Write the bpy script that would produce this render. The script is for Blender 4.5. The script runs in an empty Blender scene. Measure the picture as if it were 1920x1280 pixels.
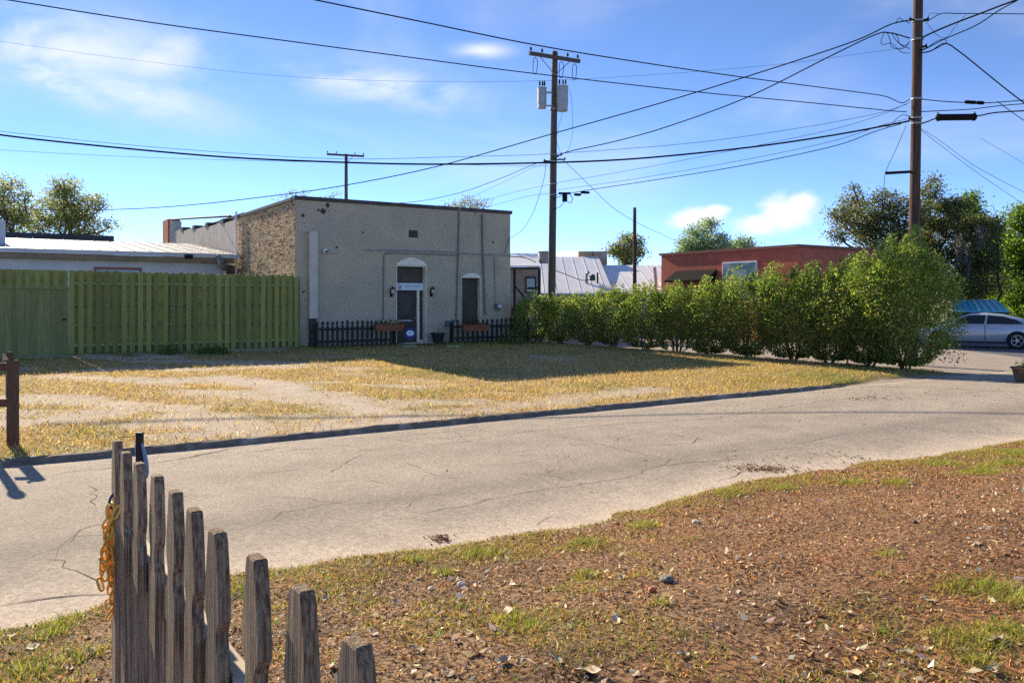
import bpy, bmesh, math, random
import numpy as np
from mathutils import Vector, Matrix

random.seed(7); rng = np.random.default_rng(7)
R = math.radians
scene = bpy.context.scene
col = scene.collection

# ------------------------------------------------------------------ camera
F, CX, HZ, EYE = 1525.0, 960.0, 562.0, 2.0        # focal length and horizon in photo pixels, eye height in metres
cam_d = bpy.data.cameras.new('camera'); cam = bpy.data.objects.new('camera', cam_d); col.objects.link(cam)
cam.location = (0, 0, EYE); cam.rotation_euler = (R(90), 0, 0)
cam_d.sensor_width = 36; cam_d.lens = F/1920*36
cam_d.shift_y = -(640-HZ)/1920
cam_d.clip_start = 0.05; cam_d.clip_end = 2000
scene.camera = cam

# ------------------------------------------------------------------ sky, sun, exposure
SUN_EL, SUN_AZ = 25.0, -37.0                      # degrees; azimuth from +Y, negative to the left
sun_dir = Vector((math.sin(R(SUN_AZ))*math.cos(R(SUN_EL)), math.cos(R(SUN_AZ))*math.cos(R(SUN_EL)), math.sin(R(SUN_EL))))
sd = bpy.data.lights.new('sun', 'SUN'); sd.energy = 3.0; sd.angle = R(0.53); sd.color = (1, 0.85, 0.62)
so = bpy.data.objects.new('sun', sd); col.objects.link(so); so.location = (-20, 30, 30)
so.rotation_euler = (-sun_dir).to_track_quat('-Z', 'Y').to_euler()

def px_dir(px, py):
    return Vector(((px-CX)/F, 1, (HZ-py)/F)).normalized()

world = bpy.data.worlds.new('World'); scene.world = world; world.use_nodes = True
nt = world.node_tree; N = nt.nodes; Lk = nt.links
for n in list(N): N.remove(n)
out = N.new('ShaderNodeOutputWorld'); bg = N.new('ShaderNodeBackground'); Lk.new(bg.outputs[0], out.inputs[0])
sky = N.new('ShaderNodeTexSky'); sky.sky_type = 'NISHITA'; sky.sun_disc = False
sky.sun_elevation = R(SUN_EL); sky.sun_rotation = R(SUN_AZ)
sky.air_density = 0.35; sky.dust_density = 0.0; sky.ozone_density = 6.0; sky.altitude = 0
bg.inputs[1].default_value = 0.125
hs = N.new('ShaderNodeMix'); hs.data_type = 'RGBA'; hs.blend_type = 'MULTIPLY'; hs.inputs[0].default_value = 1; Lk.new(sky.outputs[0], hs.inputs[6]); hs.inputs[7].default_value = (.96, .82, .72, 1)
tc = N.new('ShaderNodeTexCoord')
def wm(op, a, b=None, c=None):
    n = N.new('ShaderNodeMath'); n.operation = op
    for i, v in enumerate((a, b, c)):
        if v is None: continue
        if isinstance(v, (int, float)): n.inputs[i].default_value = v
        else: Lk.new(v, n.inputs[i])
    return n.outputs[0]
def wdot(vec):
    n = N.new('ShaderNodeVectorMath'); n.operation = 'DOT_PRODUCT'
    Lk.new(tc.outputs['Generated'], n.inputs[0]); n.inputs[1].default_value = vec
    return n.outputs['Value']
def wblob(px, py, ax, ay, tilt=0):
    c = px_dir(px, py); r = c.cross(Vector((0, 0, 1))).normalized(); u = r.cross(c)
    r2 = r*math.cos(R(tilt))+u*math.sin(R(tilt)); u2 = u*math.cos(R(tilt))-r*math.sin(R(tilt))
    a = wm('DIVIDE', wdot(r2), ax/F); b = wm('DIVIDE', wdot(u2), ay/F)
    d2 = wm('ADD', wm('MULTIPLY', a, a), wm('MULTIPLY', b, b))
    return wm('MULTIPLY', wm('EXPONENT', wm('MULTIPLY', d2, -1.0)), wm('GREATER_THAN', wdot(c), 0.0))
def wnoise(scale, detail, rough, stretch=(1, 1, 1), dist=0.0, loc=(0, 0, 0)):
    m = N.new('ShaderNodeMapping'); m.inputs['Scale'].default_value = stretch; m.inputs['Location'].default_value = loc
    Lk.new(tc.outputs['Generated'], m.inputs[0])
    t = N.new('ShaderNodeTexNoise'); t.inputs['Scale'].default_value = scale; t.inputs['Detail'].default_value = detail
    t.inputs['Roughness'].default_value = rough; t.inputs['Distortion'].default_value = dist
    Lk.new(m.outputs[0], t.inputs['Vector']); return t.outputs['Fac']
def wramp(v, lo, hi):
    n = N.new('ShaderNodeMapRange'); n.interpolation_type = 'SMOOTHSTEP'
    n.inputs['From Min'].default_value = lo; n.inputs['From Max'].default_value = hi; Lk.new(v, n.inputs['Value']); return n.outputs[0]
wisp = wramp(wnoise(3.2, 7, 0.55, (1, 1, 3.0), 0.6), 0.46, 0.82)
wisp = wm('MULTIPLY', wisp, 0.5)
fine = wnoise(9.0, 8, 0.6, (1, 1, 2.2), 0.4, (3, 1, 2))
streak = None
for b in ((225, 165, 150, 36, -12), (90, 140, 120, 30, -20), (300, 110, 90, 34, 25), (110, 90, 190, 60, 0), (690, 155, 190, 34, -8), (905, 95, 45, 12, 0)):
    k = wblob(*b); streak = k if streak is None else wm('MAXIMUM', streak, k)
streak = wm('MULTIPLY', streak, wramp(fine, 0.28, 0.66))
puff = None
for b in ((1470, 402, 60, 34, 0), (1425, 420, 48, 26, 0), (1310, 408, 50, 20, 8), (1500, 385, 30, 22, 0), (1340, 395, 28, 12, 0), (600, 395, 0.1, 0.1, 0), (1060, 480, 60, 12, 0)):
    k = wblob(*b); puff = k if puff is None else wm('MAXIMUM', puff, k)
pn = wnoise(26.0, 7, 0.62, (1, 1, 1.3), 0.3)
puff = wramp(wm('ADD', puff, wm('MULTIPLY', wm('SUBTRACT', pn, 0.5), 1.1)), 0.22, 0.85)
def wmix(fac, a, b):
    n = N.new('ShaderNodeMix'); n.data_type = 'RGBA'; Lk.new(fac, n.inputs[0])
    for s, v in ((n.inputs[6], a), (n.inputs[7], b)):
        if isinstance(v, tuple): s.default_value = v
        else: Lk.new(v, s)
    return n.outputs[2]
c1 = wmix(wm('MAXIMUM', wm('MULTIPLY', wisp, 0.6), wm('MULTIPLY', streak, 0.85)), hs.outputs[2], (2.5, 2.6, 2.75, 1))
c2 = wmix(wm('MULTIPLY', puff, 0.8), c1, (2.9, 2.85, 2.85, 1))
Lk.new(c2, bg.inputs[0])

scene.view_settings.view_transform = 'Standard'; scene.view_settings.look = 'None'
scene.view_settings.exposure = 1.70; scene.view_settings.gamma = 1; scene.view_settings.use_curve_mapping = False
scene.cycles.use_denoising = False
scene.cycles.max_bounces = 6; scene.cycles.transparent_max_bounces = 4
scene.cycles.use_adaptive_sampling = True

# ------------------------------------------------------------------ plan: s runs along the alley, t away from the camera
TH = R(33.1); U = Vector((math.cos(TH), math.sin(TH), 0)); V = Vector((-math.sin(TH), math.cos(TH), 0))
def st(s, t, z=0): return Vector((U.x*s+V.x*t, U.y*s+V.y*t, z))
def to_st(x, y): return U.x*x+U.y*y, V.x*x+V.y*y
def at(px, py, Y): return Vector(((px-CX)/F*Y, Y, EYE+(HZ-py)/F*Y))
CORNER = Vector((-7.35, 27.6, 0)); CS, CT = to_st(CORNER.x, CORNER.y)
KERB_T = 11.46
H0, H1 = Vector((11.3, 22.2, 0)), Vector((1.0, 31.6, 0))
HD = (H1-H0).normalized(); HN = Vector((HD.y, -HD.x, 0))         # HN points to the street side
if HN.x < 0: HN = -HN

def sstep(a, b, x):
    k = np.clip((x-a)/(b-a), 0, 1); return k*k*(3-2*k)
def _h(ix, iy, seed):
    v = np.sin(ix*127.1+iy*311.7+seed*74.7)*43758.5453; return v-np.floor(v)
def vnoise(x, y, seed=0):
    x = np.asarray(x, float); y = np.asarray(y, float)
    ix, iy = np.floor(x), np.floor(y); fx, fy = x-ix, y-iy
    fx = fx*fx*(3-2*fx); fy = fy*fy*(3-2*fy)
    a, b, c, d = _h(ix, iy, seed), _h(ix+1, iy, seed), _h(ix, iy+1, seed), _h(ix+1, iy+1, seed)
    return (a*(1-fx)+b*fx)*(1-fy)+(c*(1-fx)+d*fx)*fy
def fbm(x, y, seed=0, o=4):
    t, amp, tot = 0, 1, 0
    for i in range(o):
        t = t+amp*vnoise(x*2**i, y*2**i, seed+i); tot += amp; amp *= .5
    return t/tot
def lot_z(s, t):
    s = np.asarray(s, float); t = np.asarray(t, float)
    x, y = U.x*s+V.x*t, U.y*s+V.y*t
    base = 0.06+0.35*np.clip((t-11.6)/15.5, 0, 1)
    hd = 1.1-((x-H0.x)*HN.x+(y-H0.y)*HN.y)+0.3*(fbm(x*.8, y*.8, 5)-.5)
    hd = np.where(t > 26.5, np.minimum(hd, 99), hd)
    edge = (t-KERB_T-0.02)+np.where(s > 16.4, 0.5*(fbm(s*.9, t*.9, 8)-.62), 0)
    w = 0.03+1.0*sstep(15.8, 18.5, s)
    D = np.minimum(sstep(0, 1, edge/w), sstep(0, 1.1, hd))
    und = 0.05*(fbm(s*.6, t*.6, 2)-.5)*sstep(.3, 2, t-KERB_T)
    return (base+und)*D-0.06*(1-D)
def yard_d(s, t):
    s = np.asarray(s, float); t = np.asarray(t, float)
    e = 5.92+0.55*(fbm(s*.7, 0*s+3.3, 11)-.5)+0.25*(fbm(s*2.6, t*2.6, 12)-.5)+0.0*s
    e = e-0.35*sstep(9, 13, s)+0.10*np.sin(s*1.1)
    return e-t
def yard_z(s, t):
    d = yard_d(s, t)
    z = np.where(d < 0, 0.25*d, 0.06*np.tanh(d*2.5))
    z = np.maximum(z, -0.05)+0.26*sstep(0.3, 3.2, d)
    return z+0.035*(fbm(np.asarray(s)*2.2, np.asarray(t)*2.2, 21)-.5)*sstep(0, .6, d)
def lot_pt(px, py):
    Y = 20.0
    for _ in range(30):
        s, t = to_st((px-CX)/F*Y, Y); z = float(0.06+0.35*min(max((t-11.6)/15.5, 0), 1))
        Y = (EYE-z)*F/(py-HZ)
    return Vector(((px-CX)/F*Y, Y, z))
def flat_pt(px, py, z=0):
    Y = (EYE-z)*F/(py-HZ); return Vector(((px-CX)/F*Y, Y, z))

# ------------------------------------------------------------------ materials
MATS = {}
def mat(name, c1, c2=None, scale=6.0, rough=0.8, bump=0.0, bscale=40.0, metal=0.0, stretch=(1, 1, 1), vary=0.0, spec=0.4, contrast=(0.35, 0.65), detail=6, attr=False, c3=None, s3=2.0, t3=(0.55, 0.65), translucent=0.0, coords='Object'):
    m = bpy.data.materials.new(name); m.use_nodes = True; MATS[name] = m
    nt = m.node_tree; n = nt.nodes; l = nt.links
    b = n['Principled BSDF']; b.inputs['Roughness'].default_value = rough; b.inputs['Metallic'].default_value = metal
    b.inputs['Specular IOR Level'].default_value = spec
    tc = n.new('ShaderNodeTexCoord'); mp = n.new('ShaderNodeMapping'); mp.inputs['Scale'].default_value = stretch
    src = tc.outputs['Object']
    if coords == 'World':
        g = n.new('ShaderNodeNewGeometry'); src = g.outputs['Position']
    l.new(src, mp.inputs[0])
    oi = n.new('ShaderNodeObjectInfo')
    def noise(sc, det=detail):
        t = n.new('ShaderNodeTexNoise'); t.noise_dimensions = '4D'; t.inputs['Scale'].default_value = sc; t.inputs['Detail'].default_value = det
        l.new(mp.outputs[0], t.inputs['Vector'])
        if coords == 'Object':
            k = n.new('ShaderNodeMath'); k.operation = 'MULTIPLY'; k.inputs[1].default_value = 37.0; l.new(oi.outputs['Random'], k.inputs[0]); l.new(k.outputs[0], t.inputs['W'])
        return t.outputs['Fac']
    def ramp(v, lo, hi):
        r = n.new('ShaderNodeMapRange'); r.interpolation_type = 'SMOOTHSTEP'; r.inputs['From Min'].default_value = lo; r.inputs['From Max'].default_value = hi
        l.new(v, r.inputs['Value']); return r.outputs[0]
    def mix(f, a, bb, mode='MIX'):
        x = n.new('ShaderNodeMix'); x.data_type = 'RGBA'; x.blend_type = mode
        for s, v in ((x.inputs[0], f), (x.inputs[6], a), (x.inputs[7], bb)):
            if isinstance(v, tuple): s.default_value = v if len(v) == 4 else (*v, 1)
            elif isinstance(v, (int, float)): s.default_value = v
            else: l.new(v, s)
        return x.outputs[2]
    if attr:
        a = n.new('ShaderNodeAttribute'); a.attribute_name = 'Col'; base = a.outputs['Color']
        if c2 is not None: base = mix(ramp(noise(scale), *contrast), base, mix(1.0, base, c2, 'MULTIPLY'))
    elif c2 is not None: base = mix(ramp(noise(scale), *contrast), c1, c2)
    else: base = mix(0.0, c1, c1)
    if c3 is not None: base = mix(ramp(noise(s3), *t3), base, c3)
    if vary:
        h = n.new('ShaderNodeHueSaturation'); l.new(base, h.inputs['Color'])
        k = n.new('ShaderNodeMapRange'); k.inputs['To Min'].default_value = 1-vary; k.inputs['To Max'].default_value = 1+vary
        l.new(oi.outputs['Random'], k.inputs['Value']); l.new(k.outputs[0], h.inputs['Value']); base = h.outputs[0]
    l.new(base, b.inputs['Base Color'])
    if bump:
        bp = n.new('ShaderNodeBump'); bp.inputs['Strength'].default_value = bump; bp.inputs['Distance'].default_value = 0.02
        l.new(noise(bscale, 4), bp.inputs['Height']); l.new(bp.outputs[0], b.inputs['Normal'])
    if translucent:
        tr = n.new('ShaderNodeBsdfTranslucent'); ms = n.new('ShaderNodeMixShader'); ms.inputs[0].default_value = translucent
        bright = n.new('ShaderNodeHueSaturation'); bright.inputs['Saturation'].default_value = 1.15; bright.inputs['Value'].default_value = 1.8; l.new(base, bright.inputs['Color'])
        l.new(bright.outputs[0], tr.inputs['Color'])
        l.new(b.outputs[0], ms.inputs[1]); l.new(tr.outputs[0], ms.inputs[2]); l.new(ms.outputs[0], n['Material Output'].inputs[0])
    return m

mat('paint_grey', (.56, .475, .33), (.47, .405, .295), 1.1, .75, .35, 60, vary=.0, c3=(.47, .41, .335), s3=.55, t3=(.52, .75), attr=False)
mat('mortar_grey', (.43, .36, .265), (.36, .305, .23), 3, .9)
mat('brick_tan', (1, 1, 1), (.42, .38, .36), 1.1, .9, .6, 70, attr=True, contrast=(.56, .70))
mat('mortar_tan', (.52, .38, .23), (.38, .27, .16), 4, .95)
mat('coping', (.055, .04, .035), (.09, .065, .05), 3, .6)
mat('stucco', (.62, .54, .45), (.46, .40, .33), 1.4, .9, .3, 30, stretch=(3, 3, .4))
mat('cream', (.90, .80, .60), (.84, .74, .55), 4, .6)
mat('beige_metal', (.60, .53, .41), (.52, .46, .36), 2, .45)
mat('dark_panel', (.085, .065, .045), (.06, .046, .034), 3, .6)
mat('door_wood', (.05, .030, .022), (.03, .02, .016), 6, .45, stretch=(6, 6, .6))
mat('white', (.78, .79, .80), None, rough=.5)
mat('print_dark', (.05, .06, .09), None, rough=.6)
mat('print_blue', (.25, .36, .45), None, rough=.6)
mat('iron', (.02, .02, .02), (.035, .033, .03), 20, .8, spec=.1)
mat('conduit', (.42, .41, .38), (.30, .29, .27), 5, .45, metal=.2)
mat('conduit_painted', (.19, .175, .15), (.15, .14, .12), 5, .6)
mat('glass_lamp', (.55, .50, .40), None, rough=.2)
mat('dark_brown', (.05, .04, .03), (.10, .08, .06), 10, .95)  # dark colour for the shade inside wall holes, also the downpipe shoe
mat('green_paint', (.26, .265, .072), (.205, .215, .06), 3.0, .72, .25, 50, stretch=(9, 9, .5), vary=.28, c3=(.15, .18, .06), s3=1.6, t3=(.62, .75))
mat('green_old', (.25, .245, .08), (.195, .195, .07), 3.0, .8, .3, 50, stretch=(6, 6, .6), vary=.16)
mat('dark_wood', (.022, .017, .015), (.035, .027, .024), 8, .7, vary=.2)
mat('terracotta', (.30, .115, .05), (.22, .085, .04), 5, .8)
mat('old_wood', (.56, .395, .25), (.19, .122, .075), 4.0, .92, 1.0, 9, stretch=(45, 45, 1.1), vary=.14, c3=(.64, .51, .37), s3=2.2, t3=(.56, .72))
mat('post_wood', (.17, .10, .065), (.075, .045, .03), 4, .9, .9, 9, stretch=(40, 40, .9), vary=.15)
mat('pale_wood', (.50, .40, .29), (.40, .31, .22), 5, .8)
mat('pole_wood', (.115, .065, .042), (.06, .036, .026), 4, .9, .8, 30, stretch=(8, 8, .3), c3=(.16, .10, .07), s3=3)
mat('pole_grey', (.135, .118, .095), (.08, .07, .058), 4, .9, .8, 30, stretch=(8, 8, .3))
mat('steel', (.34, .35, .36), (.27, .28, .29), 6, .45, metal=.5)
mat('tank_grey', (.42, .43, .44), (.34, .35, .36), 4, .45, metal=.1)
mat('cable', (.016, .016, .017), None, rough=.9, spec=.05)
mat('cable_thin', (.05, .055, .065), None, rough=.9, spec=.05)
mat('asphalt', (.43, .362, .29), (.36, .305, .247), 2.2, .93, .6, 260, coords='World', contrast=(.3, .7))
mat('street', (.36, .30, .25), (.30, .255, .215), 1.2, .93, .4, 150, coords='World')
mat('lot_asphalt', (.11, .115, .13), (.09, .095, .105), 1.2, .9, .4, 150, coords='World')
mat('kerb_concrete', (.24, .195, .15), (.15, .125, .10), 5, .95, .7, 60, coords='World', c3=(.34, .29, .23), s3=2.5)
mat('soil', (.5, .5, .5), (.62, .58, .55), 60, .97, .8, 160, attr=True, coords='World', contrast=(.38, .62))
mat('yard_soil', (.5, .5, .5), (.22, .18, .16), 36, .97, 1.0, 170, attr=True, coords='World', contrast=(.40, .60))
mat('far_ground', (.12, .13, .06), (.20, .17, .10), .3, .95, coords='World')
mat('leaf', (1, 1, 1), None, rough=.55, attr=True, translucent=.50, spec=.3)
mat('hedge_leaf', (1, 1, 1), None, rough=.55, attr=True, translucent=.46, spec=.3)
mat('blade', (1, 1, 1), None, rough=.7, attr=True, translucent=.35, spec=.2)
mat('litter', (1, 1, 1), None, rough=.8, attr=True, spec=.2, translucent=.12)
mat('bark', (.085, .06, .042), (.05, .036, .026), 8, .95, .8, 30, stretch=(4, 4, .8))
mat('twig', (.17, .125, .08), (.10, .07, .045), 8, .9)
mat('moss', (.19, .19, .16), (.12, .12, .10), 6, .95)
mat('white_roof', (.86, .85, .85), (.80, .79, .80), .8, .5, coords='Object', c3=(.72, .71, .72), s3=.35, t3=(.55, .7))
mat('tin_roof', (.40, .38, .36), (.34, .33, .31), 1.0, .45, metal=.0, c3=(.33, .27, .21), s3=.6, t3=(.55, .75))
mat('white_wall', (.60, .60, .63), (.52, .52, .55), 1.2, .85)
mat('fascia', (.27, .20, .125), (.22, .16, .10), 3, .7)
mat('red_frame', (.27, .10, .08), None, rough=.6)
mat('roof_dark', (.06, .06, .065), (.09, .085, .085), 3, .9)
mat('orange_brick', (.62, .20, .10), (.52, .16, .085), 6, .85)
mat('red_brick', (.50, .13, .075), (.41, .11, .065), 2.5, .85, .3, 30)
mat('red_trim', (.24, .10, .075), (.18, .08, .06), 4, .8)
mat('glass_blue', (.10, .20, .28), (.30, .38, .42), 1.5, .08, spec=.8, contrast=(.45, .6))
mat('shed_wall', (.40, .37, .32), (.34, .31, .27), 2, .85)
mat('crate', (.40, .33, .22), (.33, .26, .17), 2, .8)
mat('car_paint', (.62, .65, .72), (.60, .63, .70), 2, .25, metal=.35, spec=.6)
mat('car_glass', (.012, .016, .018), None, rough=.05, spec=.8)
mat('rubber', (.018, .018, .019), None, rough=.75)
mat('rim', (.55, .56, .58), None, rough=.25, metal=.8)
mat('tail_red', (.35, .02, .015), None, rough=.2)
mat('bin_green', (.03, .10, .06), (.02, .075, .045), 3, .6)
mat('bin_blue', (.12, .55, .70), (.10, .48, .62), 3, .4)
mat('orange_plastic', (.95, .52, .09), (.90, .46, .07), 10, .5, vary=.15)
mat('blue_plastic', (.18, .36, .55), (.15, .31, .48), 8, .4)
mat('blue_cord', (.045, .055, .13), None, rough=.4)
mat('black_post', (.015, .015, .016), (.025, .025, .026), 6, .6)
mat('sign_blue', (.02, .03, .16), None, rough=.5)
mat('plastic_black', (.02, .02, .022), None, rough=.5)
mat('guard_yellow', (.50, .47, .12), (.40, .38, .11), 4, .5)
mat('planter_wood', (.16, .105, .065), (.10, .065, .04), 5, .85, .5, 30)
mat('stone', (.72, .65, .56), (.58, .52, .45), 9, .9, .5, 40)
mat('moss_ball', (.33, .31, .25), (.20, .19, .15), 25, .95, 1, 90)
mat('flower_yellow', (.80, .50, .04), None, rough=.6)
mat('flower_white', (.80, .78, .72), None, rough=.6)

# ------------------------------------------------------------------ mesh helpers
class MB:
    def __init__(s): s.v = []; s.f = []
    def add(s, vs, fs):
        o = len(s.v); s.v += [tuple(p) for p in vs]; s.f += [tuple(i+o for i in f) for f in fs]; return s
    def box(s, x0, x1, y0, y1, z0, z1, tx=0, ty=0):
        a = [(x0, y0, z0), (x1, y0, z0), (x1, y1, z0), (x0, y1, z0), (x0+tx, y0+ty, z1), (x1-tx, y0+ty, z1), (x1-tx, y1-ty, z1), (x0+tx, y1-ty, z1)]
        return s.add(a, [(0, 3, 2, 1), (4, 5, 6, 7), (0, 1, 5, 4), (1, 2, 6, 5), (2, 3, 7, 6), (3, 0, 4, 7)])
    def tube(s, pts, rad, n=8, cap=True):
        pts = [Vector(p) for p in pts]; k = len(pts)
        if not hasattr(rad, '__len__'): rad = [rad]*k
        vs, fs = [], []; prev = None
        for i, p in enumerate(pts):
            d = (pts[min(i+1, k-1)]-pts[max(i-1, 0)]).normalized()
            if prev is None:
                prev = d.orthogonal().normalized()
            prev = (prev-d*prev.dot(d))
            prev = prev.normalized() if prev.length > 1e-6 else d.orthogonal().normalized()
            q = d.cross(prev)
            for j in range(n):
                a = 2*math.pi*j/n; vs.append(p+(prev*math.cos(a)+q*math.sin(a))*rad[i])
        for i in range(k-1):
            for j in range(n):
                fs.append((i*n+j, i*n+(j+1) % n, (i+1)*n+(j+1) % n, (i+1)*n+j))
        if cap: fs += [tuple(range(n-1, -1, -1)), tuple(range((k-1)*n, k*n))]
        return s.add(vs, fs)
    def lathe(s, prof, c=(0, 0, 0), axis='z', n=20):
        vs, fs = [], []; m = len(prof)
        for r, h in prof:
            for j in range(n):
                a = 2*math.pi*j/n; x, y = r*math.cos(a), r*math.sin(a)
                p = (x, y, h) if axis == 'z' else ((x, h, y) if axis == 'y' else (h, x, y))
                vs.append((p[0]+c[0], p[1]+c[1], p[2]+c[2]))
        for i in range(m-1):
            for j in range(n): fs.append((i*n+j, i*n+(j+1) % n, (i+1)*n+(j+1) % n, (i+1)*n+j))
        fs += [tuple(range(n-1, -1, -1)), tuple(range((m-1)*n, m*n))]
        return s.add(vs, fs)
    def prism(s, poly, y0, y1):        # polygon in local x, z pushed along y
        n = len(poly); vs = [(x, y0, z) for x, z in poly]+[(x, y1, z) for x, z in poly]
        fs = [tuple(range(n)), tuple(range(2*n-1, n-1, -1))]+[(i, i+n, (i+1) % n+n, (i+1) % n) for i in range(n)]
        return s.add(vs, fs)
    def mesh(s, name, m, smooth=False):
        me = bpy.data.meshes.new(name); me.from_pydata(s.v, [], s.f); me.update()
        bm = bmesh.new(); bm.from_mesh(me); bmesh.ops.recalc_face_normals(bm, faces=bm.faces); bm.to_mesh(me); bm.free()
        me.materials.append(MATS[m])
        if smooth: me.polygons.foreach_set('use_smooth', [True]*len(me.polygons))
        return me
    def build(s, name, m, parent=None, loc=(0, 0, 0), rz=0, smooth=False):
        return link(name, s.mesh(name, m, smooth), parent, loc, rz)
def link(name, me, parent=None, loc=(0, 0, 0), rz=0):
    o = bpy.data.objects.new(name, me); col.objects.link(o); o.location = loc; o.rotation_euler = (0, 0, rz)
    if parent is not None: o.parent = parent
    return o
def tag(o, label=None, cat=None, group=None, kind=None):
    for k, v in (('label', label), ('category', cat), ('group', group), ('kind', kind)):
        if v: o[k] = v
    return o
def thing(name, label, cat, loc=(0, 0, 0), rz=0, group=None):
    return tag(link(name, None, None, loc, rz), label, cat, group)
def soft(o, w=.01, seg=2):
    b = o.modifiers.new('bevel', 'BEVEL'); b.width = w; b.segments = seg; b.limit_method = 'ANGLE'; return o

def np_mesh(name, verts, faces_n, m, cols=None, smooth=False):
    """verts (N*k,3) in face order, every face has k own corners"""
    nv = len(verts); nf = nv//faces_n
    me = bpy.data.meshes.new(name); me.vertices.add(nv); me.vertices.foreach_set('co', np.ascontiguousarray(verts, np.float32).ravel())
    me.loops.add(nv); me.loops.foreach_set('vertex_index', np.arange(nv, dtype=np.int32))
    me.polygons.add(nf); me.polygons.foreach_set('loop_start', np.arange(0, nv, faces_n, dtype=np.int32))
    me.update(calc_edges=True)
    if cols is not None:
        a = me.attributes.new('Col', 'FLOAT_COLOR', 'POINT')
        c = np.ones((nv, 4), np.float32); c[:, :3] = np.repeat(cols, faces_n, 0) if len(cols) == nf else cols
        a.data.foreach_set('color', c.ravel())
    me.materials.append(MATS[m]); return me
def unit(v): return v/np.maximum(np.linalg.norm(v, axis=-1, keepdims=True), 1e-9)
def pal(n, cs, jit=.18):
    cs = np.array(cs); c = cs[rng.integers(0, len(cs), n)]
    return np.clip(c*(1+jit*rng.standard_normal((n, 1)))*(1+.06*rng.standard_normal((n, 3))), .004, .95)
def leaf_cards(c, size, aspect=.45, up=None):
    n = len(c); a = unit(rng.standard_normal((n, 3)))
    if up is not None: a = unit(a+np.array(up))
    b = unit(np.cross(a, rng.standard_normal((n, 3)))); w = np.cross(a, b)
    s = size[:, None]
    p0 = c-a*s*.5; p2 = c+a*s*.5; p1 = c+b*s*aspect*.5+w*s*.10; p3 = c-b*s*aspect*.5+w*s*.10
    return np.stack([p0, p1, p2, p3], 1).reshape(-1, 3)
def blades(p, h, lean, width, cols):
    n = len(p); a = rng.uniform(0, 2*np.pi, n); d = np.stack([np.cos(a), np.sin(a), 0*a], 1)
    a2 = a+np.pi/2+rng.uniform(-.6, .6, n); w = np.stack([np.cos(a2), np.sin(a2), 0*a], 1)*width[:, None]
    tip = p+d*(h*lean)[:, None]; tip[:, 2] += h
    return np.stack([p-w*.5, p+w*.5, tip], 1).reshape(-1, 3), np.repeat(cols, 3, 0)

# ------------------------------------------------------------------ ground sheets
def grid(name, s0, s1, t0, t1, step, zf, m, colf=None, kind='structure', keep=None):
    S = np.arange(s0, s1+step/2, step); T = np.arange(t0, t1+step/2, step)
    ss, tt = np.meshgrid(S, T); zz = zf(ss, tt)
    co = np.stack([U.x*ss+V.x*tt, U.y*ss+V.y*tt, zz], -1).reshape(-1, 3)
    ns, ntt = len(S), len(T)
    i = (np.arange(ntt-1)[:, None]*ns+np.arange(ns-1)[None]).ravel()
    f = np.stack([i, i+1, i+1+ns, i+ns], 1)
    if keep is not None: f = f[(zz.ravel()[f] > keep).any(1)]
    me = bpy.data.meshes.new(name); me.vertices.add(len(co)); me.vertices.foreach_set('co', co.astype(np.float32).ravel())
    me.loops.add(f.size); me.loops.foreach_set('vertex_index', f.astype(np.int32).ravel())
    me.polygons.add(len(f)); me.polygons.foreach_set('loop_start', np.arange(0, f.size, 4, dtype=np.int32)); me.update(calc_edges=True)
    me.polygons.foreach_set('use_smooth', [True]*len(f))
    if colf is not None:
        c = np.ones((len(co), 4), np.float32); c[:, :3] = colf(ss, tt).reshape(-1, 3)
        me.attributes.new('Col', 'FLOAT_COLOR', 'POINT').data.foreach_set('color', c.ravel())
    me.materials.append(MATS[m]); return tag(link(name, me), kind=kind)

tag(MB().add([(-900, -900, -.14), (900, -900, -.14), (900, 900, -.14), (-900, 900, -.14)], [(0, 1, 2, 3)]).build('ground', 'far_ground'), kind='structure')
def sheet(name, pts, z, m):
    return tag(MB().add([st(s, t, z) for s, t in pts], [tuple(range(len(pts)))]).build(name, m), kind='structure')
sheet('side_street', [(15.5, -30), (31.8, -30), (31.8, 5), (30.2, 13.7), (33.2, 18), (33.2, 90), (15.5, 90)], -.010, 'street')
sheet('parking_lot', [(31.8, -30), (75, -30), (75, 90), (33.2, 90), (33.2, 18), (30.2, 13.7), (31.8, 5)], -.014, 'lot_asphalt')

def seg_dist(x, y, P):
    d = np.full(x.shape, 1e9)
    for a, b in zip(P[:-1], P[1:]):
        dx, dy = b.x-a.x, b.y-a.y; L = dx*dx+dy*dy+1e-9
        k = np.clip(((x-a.x)*dx+(y-a.y)*dy)/L, 0, 1); d = np.minimum(d, np.hypot(x-a.x-k*dx, y-a.y-k*dy))
    return d
SAND = [([(120, 706), (280, 716), (400, 709), (520, 722), (600, 745), (690, 768), (760, 792)], .62, 1.0),
        ([(640, 800), (720, 795), (800, 780)], 1.0, .9), ([(760, 790), (900, 772), (1100, 745), (1230, 730)], .55, .8),
        ([(420, 680), (540, 684)], .9, .9), ([(280, 795), (430, 790), (560, 785)], .55, .75), ([(300, 830), (500, 812)], .4, .5),
        ([(350, 740), (480, 760)], .5, .45), ([(640, 700), (700, 705)], .4, .4), ([(1010, 668), (1060, 672)], .8, .6), ([(180, 694), (260, 690)], .7, .7)]
SAND = [([lot_pt(*p) for p in P], w, k) for P, w, k in SAND]
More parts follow.
